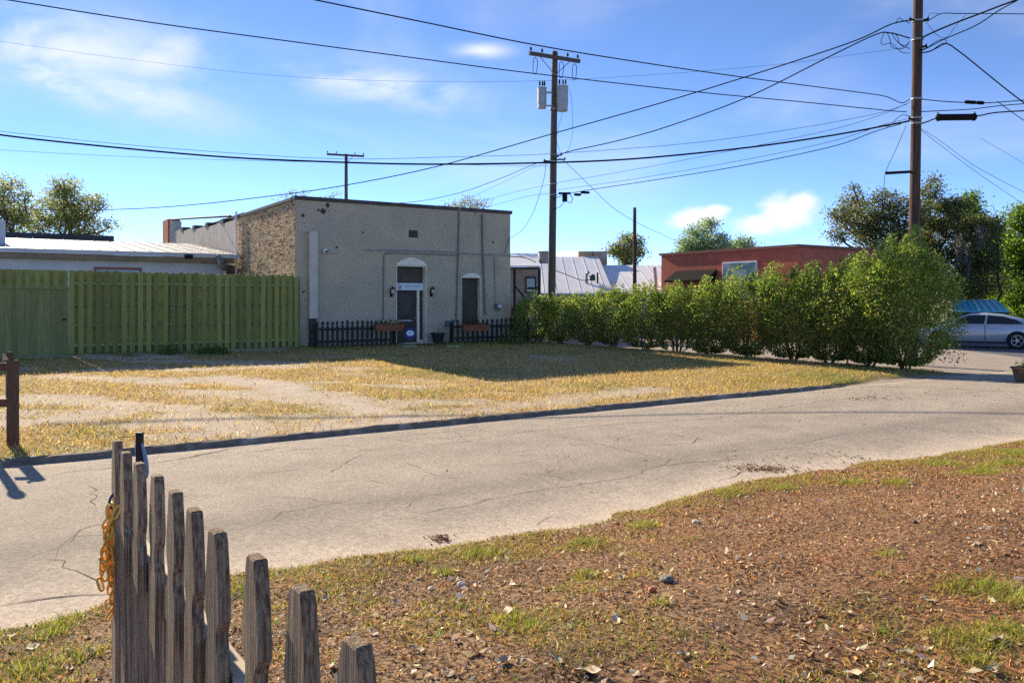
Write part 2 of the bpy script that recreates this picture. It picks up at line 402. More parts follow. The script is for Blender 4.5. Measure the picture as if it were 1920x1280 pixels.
def sand_mask(s, t):
    x, y = U.x*s+V.x*t, U.y*s+V.y*t; m = 0*x
    n = .55*fbm(x*1.4, y*1.4, 31, 5)+.45*fbm(x*5, y*5, 37, 4)
    for P, w, k in SAND:
        d = seg_dist(x, y, P)/w; m = np.maximum(m, k*np.clip(1.4-d-2.4*(n-.45), 0, 1))
    m = np.maximum(m, .85*sstep(.52, .62, fbm(x*.5, y*1.0, 33, 6))*(1-.85*sstep(7, 11, s)))
    edge = np.clip(1.3-(t-KERB_T)/.55-1.6*(n-.42), 0, 1)*sstep(-2.5, 2, s)*(1-sstep(13, 16, s))
    m = np.maximum(m, .7*edge)
    return np.clip(m, 0, 1)
def green_mask(s, t):
    x, y = U.x*s+V.x*t, U.y*s+V.y*t
    return np.clip(sstep(.5, .75, fbm(x*.5, y*.5, 41))*.5+.75*sstep(23.5, 26.6, t)+.55*sstep(13.0, 19, s)*(1-sstep(13.0, 15.5, t))+.35*(1-sstep(-9, -4, s)), 0, 1)
def lot_col(s, t):
    a = sand_mask(s, t)[..., None]; g = green_mask(s, t)[..., None]; n = fbm(s*3, t*3, 51)[..., None]
    straw = np.array((.50, .355, .15))*(.75+.5*n); green = np.array((.27, .25, .075))*(.75+.5*n); sand = np.array((.70, .59, .465))*(.8+.35*n)
    c = straw*(1-g)+green*g; return c*(1-a)+sand*a
grid('lot_lawn', -16, 26, KERB_T+.02, 34, .11, lot_z, 'soil', lot_col, keep=-.03)

def yard_col(s, t):
    d = yard_d(s, t); n = fbm(s*2.5, t*2.5, 61, 5)[..., None]; r = sstep(.38, .62, fbm(s*.55+2, t*.55, 63))[..., None]
    r = np.clip(r*.5+.6*sstep(1, 6, s)[..., None], 0, 1)
    soil = np.array((.36, .225, .12))*(1-r)+np.array((.44, .21, .09))*r; soil = soil*(.62+.8*n)*(.88+.34*fbm(s*.9+4, t*.9, 67, 4)[..., None])
    e = (1-sstep(0, .28, d))[..., None]*(.4+.6*n); return soil*(1-e)+np.array((.50, .40, .31))*e
grid('near_yard', -9, 22, -4, 7.3, .08, yard_z, 'yard_soil', yard_col, keep=-.045)

# the alley: aged asphalt with recessed cracks and sandy edges
def road_material():
    m = MATS['asphalt']; nt = m.node_tree; n = nt.nodes; l = nt.links; b = n['Principled BSDF']
    old = b.inputs['Base Color'].links[0].from_socket
    a = n.new('ShaderNodeAttribute'); a.attribute_name = 'Col'
    g = n.new('ShaderNodeNewGeometry')
    v2 = n.new('ShaderNodeTexNoise'); v2.inputs['Scale'].default_value = 190; v2.inputs['Detail'].default_value = 2; l.new(g.outputs['Position'], v2.inputs['Vector'])
    v2.inputs['Scale'].default_value = 22; v2.inputs['Detail'].default_value = 7; v2.inputs['Roughness'].default_value = .85
    sp = n.new('ShaderNodeMapRange'); sp.inputs['From Min'].default_value = .33; sp.inputs['From Max'].default_value = .67; sp.inputs['To Min'].default_value = .55; sp.inputs['To Max'].default_value = 1.45; l.new(v2.outputs['Fac'], sp.inputs['Value'])
    mu = n.new('ShaderNodeMix'); mu.data_type = 'RGBA'; mu.blend_type = 'MULTIPLY'; mu.inputs[0].default_value = 1; l.new(old, mu.inputs[6]); l.new(sp.outputs[0], mu.inputs[7])
    m1 = n.new('ShaderNodeMix'); m1.data_type = 'RGBA'; m1.blend_type = 'MULTIPLY'; m1.inputs[0].default_value = 1; l.new(mu.outputs[2], m1.inputs[6]); l.new(a.outputs['Color'], m1.inputs[7])
    l.new(m1.outputs[2], b.inputs['Base Color'])
road_material()
def road_z(s, t):
    return .012*(fbm(s*.5, t*.5, 71)-.5)+.05*np.clip(1-((t-8.7)/2.8)**2, 0, 1)-.0
def road_col(s, t):
    n = fbm(s*1.6, t*1.6, 73, 5); n2 = fbm(s*.35, t*1.3, 75, 4)
    d = -yard_d(s, t); sand = np.clip(1.25-d/(.34+.75*n)-.3*n, 0, 1)*.85
    sand = np.maximum(sand, .5*np.clip(1-(KERB_T-t)/(.18+.25*n), 0, 1))
    c = (.86+.28*n2+.12*(n-.5))[..., None]*np.array((1, 1, 1.0))
    tyre = np.exp(-((t-7.35-.25*(n2-.5))/.28)**2)*.20+np.exp(-((t-9.2-.2*n)/.35)**2)*.07
    red = np.exp(-((s-(-4.2))/1.6)**2-((t-7.6)/.9)**2)*.35
    c = c*(1-tyre[..., None]); c = c*(1-red[..., None]*np.array((.05, .28, .40)))
    return c*(1-sand[..., None])+np.array((1.75, 1.68, 1.60))*sand[..., None]
grid('alley_road', -26, 24, 4.9, KERB_T+.05, .10, road_z, 'asphalt', road_col)

# kerb: a low rounded concrete edging
kb = MB(); prof = [(-.01, -.1), (-.005, .045), (.015, .07), (.04, .08), (.09, .08), (.115, .07), (.12, -.1)]
ks = np.arange(-18, 16.75, .12); m = len(prof)
for i, s in enumerate(ks):
    w = .012*math.sin(s*1.7)+.008*math.sin(s*4.1); dz = .012*(float(vnoise(s*1.3, 3.1, 4))-.5)-(0.07*max(0, (s-15.6)/1.1))
    for a, h in prof: kb.v.append(tuple(st(s, KERB_T+a+w+random.gauss(0, .004), h+dz+random.gauss(0, .004)-(.03 if random.random() < .03 else 0) if h > 0 else h)))
for i in range(len(ks)-1):
    for j in range(m-1): kb.f.append((i*m+j, i*m+j+1, (i+1)*m+j+1, (i+1)*m+j))
kb.f += [tuple(range(m)), tuple(range((len(ks)-1)*m, len(ks)*m))]
tag(kb.build('kerb', 'kerb_concrete', smooth=False), kind='structure')

# cracks in the alley: narrow dark grooves filled with dirt
mat('crack_dirt', (.075, .062, .05), (.11, .09, .07), 30, .97, coords='World')
def crack(pts, w):
    P = [flat_pt(*p) for p in pts]; L = []
    for a, b in zip(P[:-1], P[1:]):
        n = max(2, int((b-a).length/.12))
        for i in range(n): L.append(a.lerp(b, i/n))
    L.append(P[-1]); mb = MB(); k = len(L)
    for i, p in enumerate(L):
        d = (L[min(i+1, k-1)]-L[max(i-1, 0)]).normalized(); q = Vector((-d.y, d.x, 0))
        p = p+q*random.gauss(0, .022); ww = w*random.uniform(.3, 1.3)*min(1, 4*min(i+.3, k-1-i+.3)/k)
        s, t = to_st(p.x, p.y); z = float(road_z(np.array(s), np.array(t)))+.004
        mb.v += [(p.x-q.x*ww, p.y-q.y*ww, z), (p.x+q.x*ww, p.y+q.y*ww, z)]
    mb.f = [(2*i, 2*i+2, 2*i+3, 2*i+1) for i in range(k-1)]
    return mb
CRACKS = [([(0, 912), (120, 892), (330, 866), (430, 843), (540, 828)], .013), ([(330, 866), (420, 846)], .02), ([(600, 862), (660, 850), (880, 832), (1000, 812), (1150, 800), (1330, 790), (1500, 762), (1540, 755), (1680, 744), (1800, 735)], .011),
          ([(880, 832), (850, 812), (760, 818)], .008), ([(690, 852), (640, 880), (600, 905)], .007), ([(0, 1135), (150, 1120), (250, 1105)], .012), ([(1000, 812), (1080, 830), (1150, 845), (1260, 868)], .007),
          ([(560, 1010), (700, 985), (860, 955), (1000, 925), (1180, 900), (1260, 868), (1340, 850)], .007), ([(1200, 882), (1330, 868), (1420, 862)], .008), ([(460, 858), (640, 838), (700, 852)], .006),
          ([(1500, 835), (1560, 822), (1600, 818)], .009), ([(1150, 845), (1160, 825), (1240, 812)], .006), ([(900, 880), (980, 875), (1060, 860)], .005), ([(1000, 985), (1030, 972), (1060, 968)], .008), ([(440, 855), (560, 838)], .012), ([(1340, 905), (1400, 885), (1480, 878)], .010)]
road = bpy.data.objects['alley_road']
for p, w in CRACKS: crack(p, w*.62).build('crack', 'crack_dirt', road)
for i in range(34):      # short hairline cracks branching off
    x, y = random.uniform(20, 1750), 0; y = random.uniform(max(745, 890-.105*x), 1090-.17*x); P_ = [(x, y)]; a = random.uniform(-.5, .35)
    for j in range(random.randint(3, 7)):
        a += random.gauss(0, .45); x += random.uniform(22, 48)*math.cos(a)*(y-HZ)/300; y += random.uniform(12, 30)*math.sin(a)*((y-HZ)/300)**2*.5; P_.append((x, y))
    crack(P_, random.uniform(.002, .0045)).build('crack', 'crack_dirt', road)

# ------------------------------------------------------------------ the grey brick building (local x along its front, y into it)
def fr(px, py, off=0.0):
    ox, oy = CORNER.x+V.x*off, CORNER.y+V.y*off; r = (px-CX)/F
    s = (r*oy-ox)/(U.x-r*U.y); return s, EYE+(HZ-py)/F*(oy+U.y*s)
BW, BD, BT, BB = 8.70, 24.0, 5.40, 0.25
bld = thing('brick_building', 'one storey grey painted brick building with brown brick flank and dark coping', 'building', CORNER, TH)
ds0, ds1 = fr(743, 500)[0], fr(799, 500)[0]; d_spring = fr(770, 497)[1]
ws0, ws1 = fr(865, 560)[0], fr(901, 560)[0]; w_spring = fr(882, 521)[1]
VENT = (fr(767, 440)[0], fr(783, 440)[0], fr(775, 445)[1], fr(775, 432)[1])
OPEN = [(ds0, ds1, BB, d_spring), (ws0, ws1, .9, w_spring), VENT]
core = MB()
xs = [0.015, ds0, ds1, ws0, ws1, BW]
core.box(xs[0], ds0, .012, .40, BB, BT); core.box(ds0, ds1, .012, .40, d_spring, BT)
core.box(ds1, ws0, .012, .40, BB, BT); core.box(ws0, ws1, .012, .40, w_spring, BT); core.box(ws0, ws1, .012, .40, BB, .9)
core.box(ws1, BW, .012, .40, BB, BT)
core.box(.015, BW, .40, BD, BB, BT-.03)
core.build('wall', 'paint_grey', bld)
def bricks(L, z0, z1, opens, face, m, name, cols=None, bl=.205, bh=.062, gap=.012, x0=0):
    q = []; cc = []; row = 0; z = z0
    while z+bh < z1:
        x = x0-(row % 2)*(bl+gap)/2
        while x < L:
            a, b = max(x, x0), min(x+bl, L)
            segs = [(a, b)]
            for o0, o1, oz0, oz1 in opens:
                if z+bh > oz0 and z < oz1:
                    segs = [g for p, e in segs for g in ((p, min(e, o0)), (max(p, o1), e)) if g[1]-g[0] > .02]
            for p, e in segs:
                if e-p < .03: continue
                d = -random.uniform(.0, .009) if cols is None else -random.uniform(.0, .012); zz = z+random.uniform(-.003, .003)
                bv = .009
                F4 = [(p+bv, d, zz+bv), (e-bv, d, zz+bv), (e-bv, d, zz+bh-bv), (p+bv, d, zz+bh-bv)]
                B4 = [(p, .02, zz), (e, .02, zz), (e, .02, zz+bh), (p, .02, zz+bh)]
                fs = [F4]+[[B4[i], B4[(i+1) % 4], F4[(i+1) % 4], F4[i]] for i in range(4)]
                for f4 in fs: q += [face(*c) for c in f4]
                if cols is not None: cc += [cols[random.randrange(len(cols))]]*5
            x += bl+gap
        z += bh+gap; row += 1
    c = None
    if cols is not None:
        c = np.array(cc); c = c*(1+.12*rng.standard_normal((len(c)//5, 1))).repeat(5, 0)
    return tag(link(name, np_mesh(name, np.array(q), 4, m, c), bld), kind='stuff')
bricks(BW, BB, BT-.02, OPEN, lambda x, d, z: (x, d, z), 'paint_grey', 'brickwork')
TAN = [(.74, .50, .25), (.78, .54, .28), (.66, .43, .21), (.58, .36, .175), (.76, .50, .24), (.80, .59, .35), (.70, .47, .23), (.20, .115, .065), (.40, .25, .135)]
BRK = 7.7
bricks(BRK, BB, BT-.02, [], lambda x, d, z: (d-.004, x, z), 'brick_tan', 'brickwork', TAN)
MB().box(.0, .014, .0, BRK, BB, BT).build('mortar_bed', 'mortar_tan', bld)
MB().box(-.05, BW+.05, -.06, .28, BT, BT+.13).build('coping', 'coping', bld)
MB().box(-.06, .25, .285, BRK, BT, BT+.10).build('coping', 'coping', bld)
# stepped stucco parapet running back to the street front
sx = [BRK, 10.2, 13.2, 16.0, 18.8, 21.8]; sz = [BT-.05, BT+.02, BT+.10, BT+.22, BT+.36]
for i in range(5):
    MB().box(-.02, .35, sx[i]+.001, sx[i+1]-.001, BB, sz[i]-.0).build('parapet_step', 'stucco', bld)
    if i < 4: MB().box(-.04, .37, sx[i+1]-.5, sx[i+1]-.01, sz[i], sz[i]+.22).build('cap_block', 'coping', bld)
MB().box(-.14, .5, 21.81, 23.4, BB, 6.55).build('end_pier', 'orange_brick', bld)
MB().box(-.06, .45, 21.0, 21.8, BB, 6.4, 0, .1).build('pier_face', 'stucco', bld)
MB().tube([(.1, 21.5, 6.50), (.1, 15, 6.05), (.1, 9.0, 5.62)], .05, 6).build('rail', 'iron', bld)
MB().box(.36, BW, 8, BD, BT-.03, BT+.3).build('roof', 'roof_dark', bld)
# vent and wall holes, their shade as flat dark pieces; downpipe box
MB().box(VENT[0]-.01, VENT[1]+.01, .004, .0115, VENT[2]-.01, VENT[3]+.01).build('vent_hole', 'dark_brown', bld)
def hole_patch(px, py, r):
    s, z = fr(px, py); mb = MB(); n = 14
    mb.prism([(s+r*math.cos(6.283*i/n)*random.uniform(.55, 1.1), z+r*math.sin(6.283*i/n)*random.uniform(.55, 1.1)) for i in range(n)], -.016, -.004)
    mb.build('patch', 'dark_brown', bld)
for a in ((568, 404, .07), (606, 396, .12), (597, 394, .05), (614, 385, .09), (631, 464, .05), (680, 436, .04), (924, 454, .05), (569, 547, .05)): hole_patch(*a)
s0, z0 = fr(577, 597); s1, z1 = fr(592.5, 434)
soft(MB().box(s0, s1, -.20, -.012, z0, z1).build('downpipe_box', 'beige_metal', bld), .012)
MB().box(s0+.02, s1-.04, -.17, -.03, .3, z0).build('downpipe_shoe', 'dark_brown', bld)
def pipe(pts, r, m='conduit_painted', name='conduit', off=-.04):
    P = []
    for px, py in pts:
        s, z = fr(px, py, off); P.append((s, off, z))
    MB().tube(P, r, 6).build(name, m, bld)
pipe([(680, 468), (760, 469.5), (830, 472), (900, 477), (957, 478)], .028, 'conduit')
pipe([(718, 600), (719, 560), (720, 480), (723, 475), (730, 474)], .018)
pipe([(730, 474.5), (800, 476), (858, 479)], .014)
pipe([(861, 394), (859, 470), (857, 545), (855, 604)], .026, 'conduit_painted')
pipe([(904, 402), (905, 470), (908, 540), (909, 590)], .034, 'conduit_painted')
pipe([(893, 396), (892, 404)], .02, 'conduit'); pipe([(861, 390), (861, 398)], .03, 'conduit')
pipe([(928.5, 482), (929, 540), (930, 568)], .026, 'conduit')
pipe([(945, 476), (950, 462), (954, 448), (957, 446)], .01, 'cable', 'service_cable', -.08)
s, z = fr(930, 575); soft(MB().box(s-.10, s+.10, -.14, -.012, z-.14, z+.12).build('meter_box', 'conduit_painted', bld), .015)
MB().lathe([(.0, -.24), (.05, -.235), (.07, -.20), (.07, -.13)], (s+.06, 0, z+.02), 'y', 14).build('meter_dial', 'white', bld)
s, z = fr(838, 605); soft(MB().box(s-.09, s+.09, -.14, -.012, z-.13, z+.09).build('outlet_box', 'conduit_painted', bld), .01)
s, z = fr(608, 471); MB().lathe([(.0, -.20), (.06, -.19), (.085, -.14), (.09, -.08), (.07, -.01)], (s, 0, z), 'y', 16).build('dome_camera', 'white', bld, smooth=True)
MB().lathe([(.0, -.225), (.03, -.22), (.045, -.19)], (s+.01, 0, z-.02), 'y', 12).build('camera_lens', 'plastic_black', bld, smooth=True)
pipe([(614, 472), (624, 476), (632, 474)], .008, 'conduit')
# doorway
RC = .26
def arch(a, b, z, rise, y0, y1, n=14):
    P = [(a, z), (b, z)]+[(b-(b-a)*i/n, z+.02+rise*math.sin(math.pi*i/n)**.75) for i in range(n+1)]
    return MB().prism(P, y0, y1)
arch(ds0-.01, ds1+.01, d_spring, fr(770, 483)[1]-d_spring-.02, -.045, -.013).build('arch_infill', 'cream', bld)
arch(ws0-.02, ws1+.02, w_spring, fr(882, 512)[1]-w_spring-.02, -.045, -.013).build('arch_infill', 'cream', bld)
MB().box(ds1-.012, ds1+.012, -.03, RC+.06, .42, d_spring).build('door_jamb', 'cream', bld)
MB().box(ds0-.005, ds0+.02, -.02, RC+.06, .42, d_spring).build('door_jamb', 'cream', bld)
MB().box(ds0+.02, ds1-.012, -.01, RC+.06, d_spring-.05, d_spring-.001).build('door_head', 'cream', bld)
zt = fr(770, 531, RC)[1]; zs = fr(770, 544, RC)[1]; x1, x2 = fr(781, 560, RC)[0], fr(785.5, 560, RC)[0]
x3 = ds1-.012
MB().box(ds0+.02, x3, RC, RC+.05, zt, d_spring-.05).build('transom_panel', 'dark_panel', bld)
MB().box(ds0+.02, x3, RC+.09, RC+.12, .40, zt).build('doorway_back', 'dark_panel', bld)
dr = soft(MB().box(ds0+.022, x1, RC, RC+.045, .44, zs-.02).build('door', 'door_wood', bld), .006)
dw = x1-ds0-.02
MB().box(ds0+.02+dw*.2, ds0+.02+dw*.8, RC-.012, RC-.001, 1.45, zs-.16).build('door_pane', 'dark_panel', dr)
MB().box(ds0+.02+dw*.15, ds0+.02+dw*.8, RC-.02, RC-.001, 1.20, 1.26).build('mail_slot', 'conduit', dr)
for k in (0, 1): MB().box(ds0+.02+dw*(.15+.38*k), ds0+.02+dw*(.47+.38*k), RC-.012, RC-.001, .60, 1.08).build('door_panel', 'door_wood', dr)
MB().lathe([(.0, -.06), (.03, -.055), (.03, -.03), (.012, -.02), (.012, 0)], (x1-.08, RC, 1.32), 'y', 12).build('door_knob', 'steel', dr)
MB().box(x1+.001, x2, RC-.04, RC+.07, .42, zs).build('door_post', 'cream', bld)
MB().box(x2, x3, RC+.01, RC+.04, .50, zs).build('sidelight', 'dark_panel', bld)
MB().box(x2, x3-.001, RC-.03, RC+.07, .42, .499).build('sidelight_sill', 'cream', bld)
sg = MB().box(ds0+.004, ds1-.03, RC-.08, RC-.045, zs, zt).build('sign_board', 'white', bld)
sw = ds1-ds0
mk = MB()
for a, b in (((.13, .55), (.16, .25)), ((.16, .25), (.19, .6)), ((.19, .6), (.215, .25)), ((.215, .25), (.25, .8)), ((.13, .75), (.19, .85)), ((.15, .18), (.22, .12))):
    mk.tube([(ds0+sw*a[0], RC-.084, zs+(zt-zs)*a[1]), (ds0+sw*b[0], RC-.084, zs+(zt-zs)*b[1])], .010, 5)
mk.build('sign_mark', 'print_dark', sg)
lt = MB()
for i in range(19):
    if i == 9: continue
    x = ds0+sw*(.34+.55*i/19); lt.box(x, x+sw*.016, RC-.086, RC-.0805, zs+(zt-zs)*.50, zs+(zt-zs)*(.78 if i % 3 else .70))
    if i % 2: lt.box(x+sw*.0161, x+sw*.026, RC-.086, RC-.0805, zs+(zt-zs)*(.50 if i % 4 == 1 else .68), zs+(zt-zs)*(.56 if i % 4 == 1 else .74))
for i in range(16):
    x = ds0+sw*(.37+.45*i/16); lt.box(x, x+sw*.010, RC-.086, RC-.0805, zs+(zt-zs)*.24, zs+(zt-zs)*.36)
lt.build('sign_lettering', 'print_blue', sg)
MB().box(ds0+.1, ds1+.35, -.55, -.02, .30, .44).build('door_step', 'stone', bld)
# boarded window
MB().box(ws0+.02, ws1-.012, .20, .24, .9, w_spring-.001).build('window_board', 'dark_panel', bld)
MB().box(ws1-.012, ws1+.012, -.03, .26, .9, w_spring).build('window_jamb', 'cream', bld)
MB().box(ws0-.02, ws0+.02, -.02, .26, .9, w_spring).build('window_jamb', 'paint_grey', bld)
MB().box(ws0-.05, ws1+.05, -.05, .2, .82, .899).build('window_sill', 'paint_grey', bld)
# lanterns
def lantern(px, py, label):
    s, z = fr(px, py, -.12); p = CORNER+U*s
    t = thing('wall_lantern', label, 'lantern', (p.x, p.y, z), TH, 'lanterns beside the doorway')
    MB().box(-.05, .05, -.03, -.012, -.22, .06).build('backplate', 'iron', t)
    MB().tube([(0, -.03, -.16), (0, -.09, -.19), (0, -.14, -.15)], .012, 6).build('arm', 'iron', t)
    MB().lathe([(.035, -.13), (.05, -.11), (.075, .06), (.09, .07), (.055, .12), (.015, .15), (.0, .19)], (0, -.14, 0), 'z', 8).build('cage', 'iron', t)
    MB().lathe([(.052, -.10), (.072, .05)], (0, -.146, 0), 'z', 8).build('lamp_glass', 'glass_lamp', t)
lantern(736, 545, 'black iron wall lantern left of the white door sign'); lantern(811, 545, 'black iron wall lantern right of the white door sign')

# ------------------------------------------------------------------ green shadowbox fence and gate
def board_outline(w, h, ear): return [(-w/2, 0), (w/2, 0), (w/2, h-ear), (w/2-ear, h), (-w/2+ear, h), (-w/2, h-ear)]
gf = thing('green_fence', 'tall green shadowbox board fence beside the brick building', 'fence', CORNER+V*-.16, TH)
x_end, x_gate, x_far = fr(560, 590, -.16)[0], fr(129, 590, -.16)[0], -12.2
GB, GT = .33, 2.815
bm_ = MB().prism(board_outline(.138, GT-GB, .022), -.012, .012).mesh('board', 'green_paint')
bm2_ = MB().prism(board_outline(.188, GT-GB, .022), -.012, .012).mesh('board', 'green_paint')
x = x_end-.07; i = 0
while x > x_gate+.07:
    o = link('board', bm_, gf, (x+random.uniform(-.012, .012), -.035, GB+random.uniform(-.035, .03)+.06*((x-x_end)/-12))); o.rotation_euler = (random.gauss(0, .004), random.gauss(0, .005), random.gauss(0, .03))
    if x-.115 > x_gate: o = link('board', bm2_, gf, (x-.115, .076, GB+random.uniform(-.02, .02)+.06*((x-x_end)/-12)))
    x -= .231; i += 1
for z in (.62, 1.22, 1.83, 2.44): MB().box(x_gate, x_end, -.0225, .0635, z, z+.085).build('rail', 'green_paint', gf)
for k in range(4): MB().box(x_gate+.02+k*2.2, x_gate+.11+k*2.2, .09, .18, .2, GT-.08).build('post', 'green_paint', gf)
MB().box(x_end+.012, x_end+.03, -.05, .05, GB, GT-.03).build('end_board', 'green_paint', gf)
gt = thing('board_gate', 'weathered green board gate left of the shadowbox fence', 'gate', CORNER+V*-.16, TH)
gm = MB().prism(board_outline(.161, 1.98, .004), -.012, .012).mesh('board', 'green_old')
gm3 = MB().prism(board_outline(.158, .5, .022), -.012, .012).mesh('board', 'green_paint')
gm2 = MB().prism(board_outline(.138, .5, .022), -.012, .012).mesh('board', 'green_paint')
x = x_gate-.09; i = 0
while x > x_far:
    o = link('board', gm, gt, (x, -.03-.0125*(i % 2), GB+.03+random.uniform(-.02, .02))); o.rotation_euler = (0, random.gauss(0, .003), 0); i += 1; x -= .157 if i not in (4, 11) else .168
x = x_gate-.10
while x > x_far:
    link('top_board', gm2, gt, (x, .00, 2.36+random.uniform(-.01, .01))); link('top_board', gm3, gt, (x-.115, .067, 2.36)); x -= .231
MB().box(x_far, x_gate-.005, -.085, .03, 2.30, 2.355).build('cross_rail', 'green_old', gt)
MB().box(x_far, x_gate-.01, .0125, .0545, 2.55, 2.62).build('top_rail', 'green_paint', gt)
MB().box(x_far, x_gate-.01, -.0175, .05, .70, .80).build('back_rail', 'green_old', gt); MB().box(x_far, x_gate-.01, -.017, .05, 1.7, 1.8).build('back_rail', 'green_old', gt)
MB().box(x_gate-.16, x_gate-.10, -.075, -.0555, 1.40, 1.46).build('latch', 'iron', gt)

# ------------------------------------------------------------------ dark picket fences by the facade
def spear(w, h): return [(-w/2, 0), (w/2, 0), (w/2, h*.80), (w*.22, h*.835), (w*.25, h*.86), (w*.60, h*.90), (w*.55, h*.94), (0, h), (-w*.55, h*.94), (-w*.60, h*.90), (-w*.25, h*.86), (-w*.22, h*.835), (-w/2, h*.80)]
def dark_fence(pxa, pxb, n, off, label, top_y, bot_y):
    a = fr(pxa, 620, off)[0]; b = fr(pxb, 620, off)[0]; zt = fr((pxa+pxb)/2, top_y, off)[1]; zb = fr((pxa+pxb)/2, bot_y, off)[1]
    t = thing('dark_picket_fence', label, 'fence', CORNER+V*off+Vector((0, 0, zb)), TH, 'dark picket fences by the facade')
    me = MB().prism(spear(.085, zt-zb), -.012, .012).mesh('picket', 'dark_wood')
    for i in range(n):
        o = link('picket', me, t, (a+(b-a)*i/(n-1), 0, random.uniform(-.015, .015))); o.rotation_euler = (0, random.gauss(0, .012), 0)
    for z in (.18, .60): MB().box(a-.05, b+.05, .013, .055, z, z+.08).build('rail', 'dark_wood', t)
    for x in (a, b): MB().box(x-.05, x+.05, .056, .15, -.1, .8).build('post', 'dark_wood', t)
dark_fence(595, 741, 17, -.75, 'dark stained picket fence between the downpipe and the doorway', 600.5, 651)
dark_fence(849, 992, 17, -.75, 'dark stained picket fence under the boarded window', 597, 643)
def flower_box(pa, pb, off, label, flowers):
    a, z0 = fr(pa, 620, off); b = fr(pb, 620, off)[0]; zt = z0+.02
    c = (a+b)/2; w = (b-a)/2; p = CORNER+U*c+V*off
    zc = fr((pa+pb)/2, 616, off)[1]
    t = thing('flower_box', label, 'planter', (p.x, p.y, zc-.08), TH, 'flower boxes on the dark picket fences')
    MB().box(-w, w, -.11, .10, 0, .20, -.03, -.02).build('box', 'terracotta', t)
    MB().box(-w-.045, w+.045, -.15, .14, .20, .235).build('rim', 'terracotta', t)
    n = 260; c = np.stack([rng.uniform(-w, w, n), rng.uniform(-.1, .1, n), .22+np.abs(rng.normal(0, .07, n))], 1)
    link('plants', np_mesh('plants', leaf_cards(c, rng.uniform(.03, .08, n)), 4, 'leaf', pal(n, [(.08, .11, .03), (.22, .13, .05), (.12, .05, .04)])), t)
    for i in range(flowers):
        x = random.uniform(-w*.2, w*.9); MB().lathe([(.0, .0), (.03, .01), (.034, .025), (.0, .03)], (x, -.08+random.uniform(-.03, .03), .25+random.uniform(0, .06)), 'z', 7).build('flower', 'flower_yellow' if i % 4 else 'flower_white', t)
flower_box(704, 753, -.90, 'terracotta flower box with yellow flowers on the fence left of the door', 9)
flower_box(868, 914, -.90, 'terracotta flower box with dry plants under the boarded window', 0)
# black tub, yard sign, door mat
p = CORNER+U*fr(821, 640, -.5)[0]+V*-.5
t = thing('plant_tub', 'black plastic plant tub with a bare stem right of the doorway', 'planter', (p.x, p.y, .38), TH)
MB().lathe([(.17, 0), (.24, .36), (.27, .36), (.27, .41), (.235, .41), (.23, .36)], (0, 0, 0), 'z', 20).build('tub', 'plastic_black', t)
MB().tube([(0, 0, .3), (.02, 0, .5), (.01, .02, .58)], .012, 6).build('stem', 'twig', t)
s, z = fr(769, 625, -1.0); p = CORNER+U*s+V*-1.0
t = thing('yard_sign', 'small blue eight sided yard sign with white oval before the door', 'sign', (p.x, p.y, .38), TH-.3)
r = .215; o8 = [(r*math.cos(R(22.5+45*i)), z-.38+r*math.sin(R(22.5+45*i))) for i in range(8)]
MB().prism(o8, -.008, .008).build('plate', 'sign_blue', t)
MB().prism([(.135*math.cos(6.283*i/20), z-.38+.10*math.sin(6.283*i/20)+.01) for i in range(20)], -.013, -.009).build('oval', 'white', t)
MB().prism([(.06*math.cos(6.283*i/8), z-.38+.02*math.sin(6.283*i/8)+.02) for i in range(8)], -.017, -.0135).build('print', 'print_blue', t)
MB().tube([(0, .012, -.1), (0, .012, z-.38)], .008, 6).build('stake', 'conduit', t)
s, _ = fr(805, 645, -.85); p = CORNER+U*s+V*-.95
tag(soft(MB().box(-.55, .55, -.25, .25, 0, .035).build('door_mat', 'plastic_black', None, (p.x, p.y, float(lot_z(*to_st(p.x, p.y)))+.0), TH), .01), 'black rubber mat on the ground before the doorway', 'mat')
for i, (px, lab) in enumerate(((769, 'pale flat paving stone in front of the yard sign'), (850, 'pale flat paving stone at the end of the right picket fence'))):
    p = lot_pt(px, 650); tag(soft(MB().box(-.28, .28, -.12, .12, -.02, .03, .03, .03).build('paving_stone', 'stone', None, p, TH), .015), lab, 'stone')

# ------------------------------------------------------------------ low white building at the left
LT = 7.0
lw = thing('low_white_building', 'low white building with pale sheet metal roof behind the green fence', 'building', CORNER+V*LT, TH)
def lp(px, py, off): s, z = fr(px, py, LT+off); return s, z
xr = -.12; xl = -19; ez = 3.78
MB().box(xl, xr-.45, .0, .25, .3, ez-.22).build('wall', 'white_wall', lw)
MB().box(xl, xr-.45, .25, 9.0, .3, ez-.3).build('rear_wall', 'white_wall', lw)
rp = MB().add([(xl, -.35, ez), (xr, -.35, ez), (xr, 8.8, 4.75), (xl, 8.8, 4.75), (xl, -.35, ez+.05), (xr, -.35, ez+.05), (xr, 8.8, 4.80), (xl, 8.8, 4.80)], [(0, 3, 2, 1), (4, 5, 6, 7), (0, 1, 5, 4), (1, 2, 6, 5), (2, 3, 7, 6), (3, 0, 4, 7)])
ro = rp.build('roof', 'tin_roof', lw)
for k in range(32):
    x = xr-.3-k*.6
    MB().add([(x, -.35, ez+.051), (x+.03, -.35, ez+.051), (x+.03, 8.8, 4.801), (x, 8.8, 4.801), (x+.01, -.35, ez+.085), (x+.02, -.35, ez+.085), (x+.02, 8.8, 4.835), (x+.01, 8.8, 4.835)], [(0, 4, 7, 3), (1, 2, 6, 5), (4, 5, 6, 7), (0, 1, 5, 4), (2, 3, 7, 6)]).build('seam', 'tin_roof', ro)
MB().box(xl, xr, -.39, -.352, ez-.10, ez+.06).build('gutter', 'white_wall', lw)
MB().box(xl, xr-.2, -.33, .0, ez-.30, ez-.101).build('fascia', 'fascia', lw)
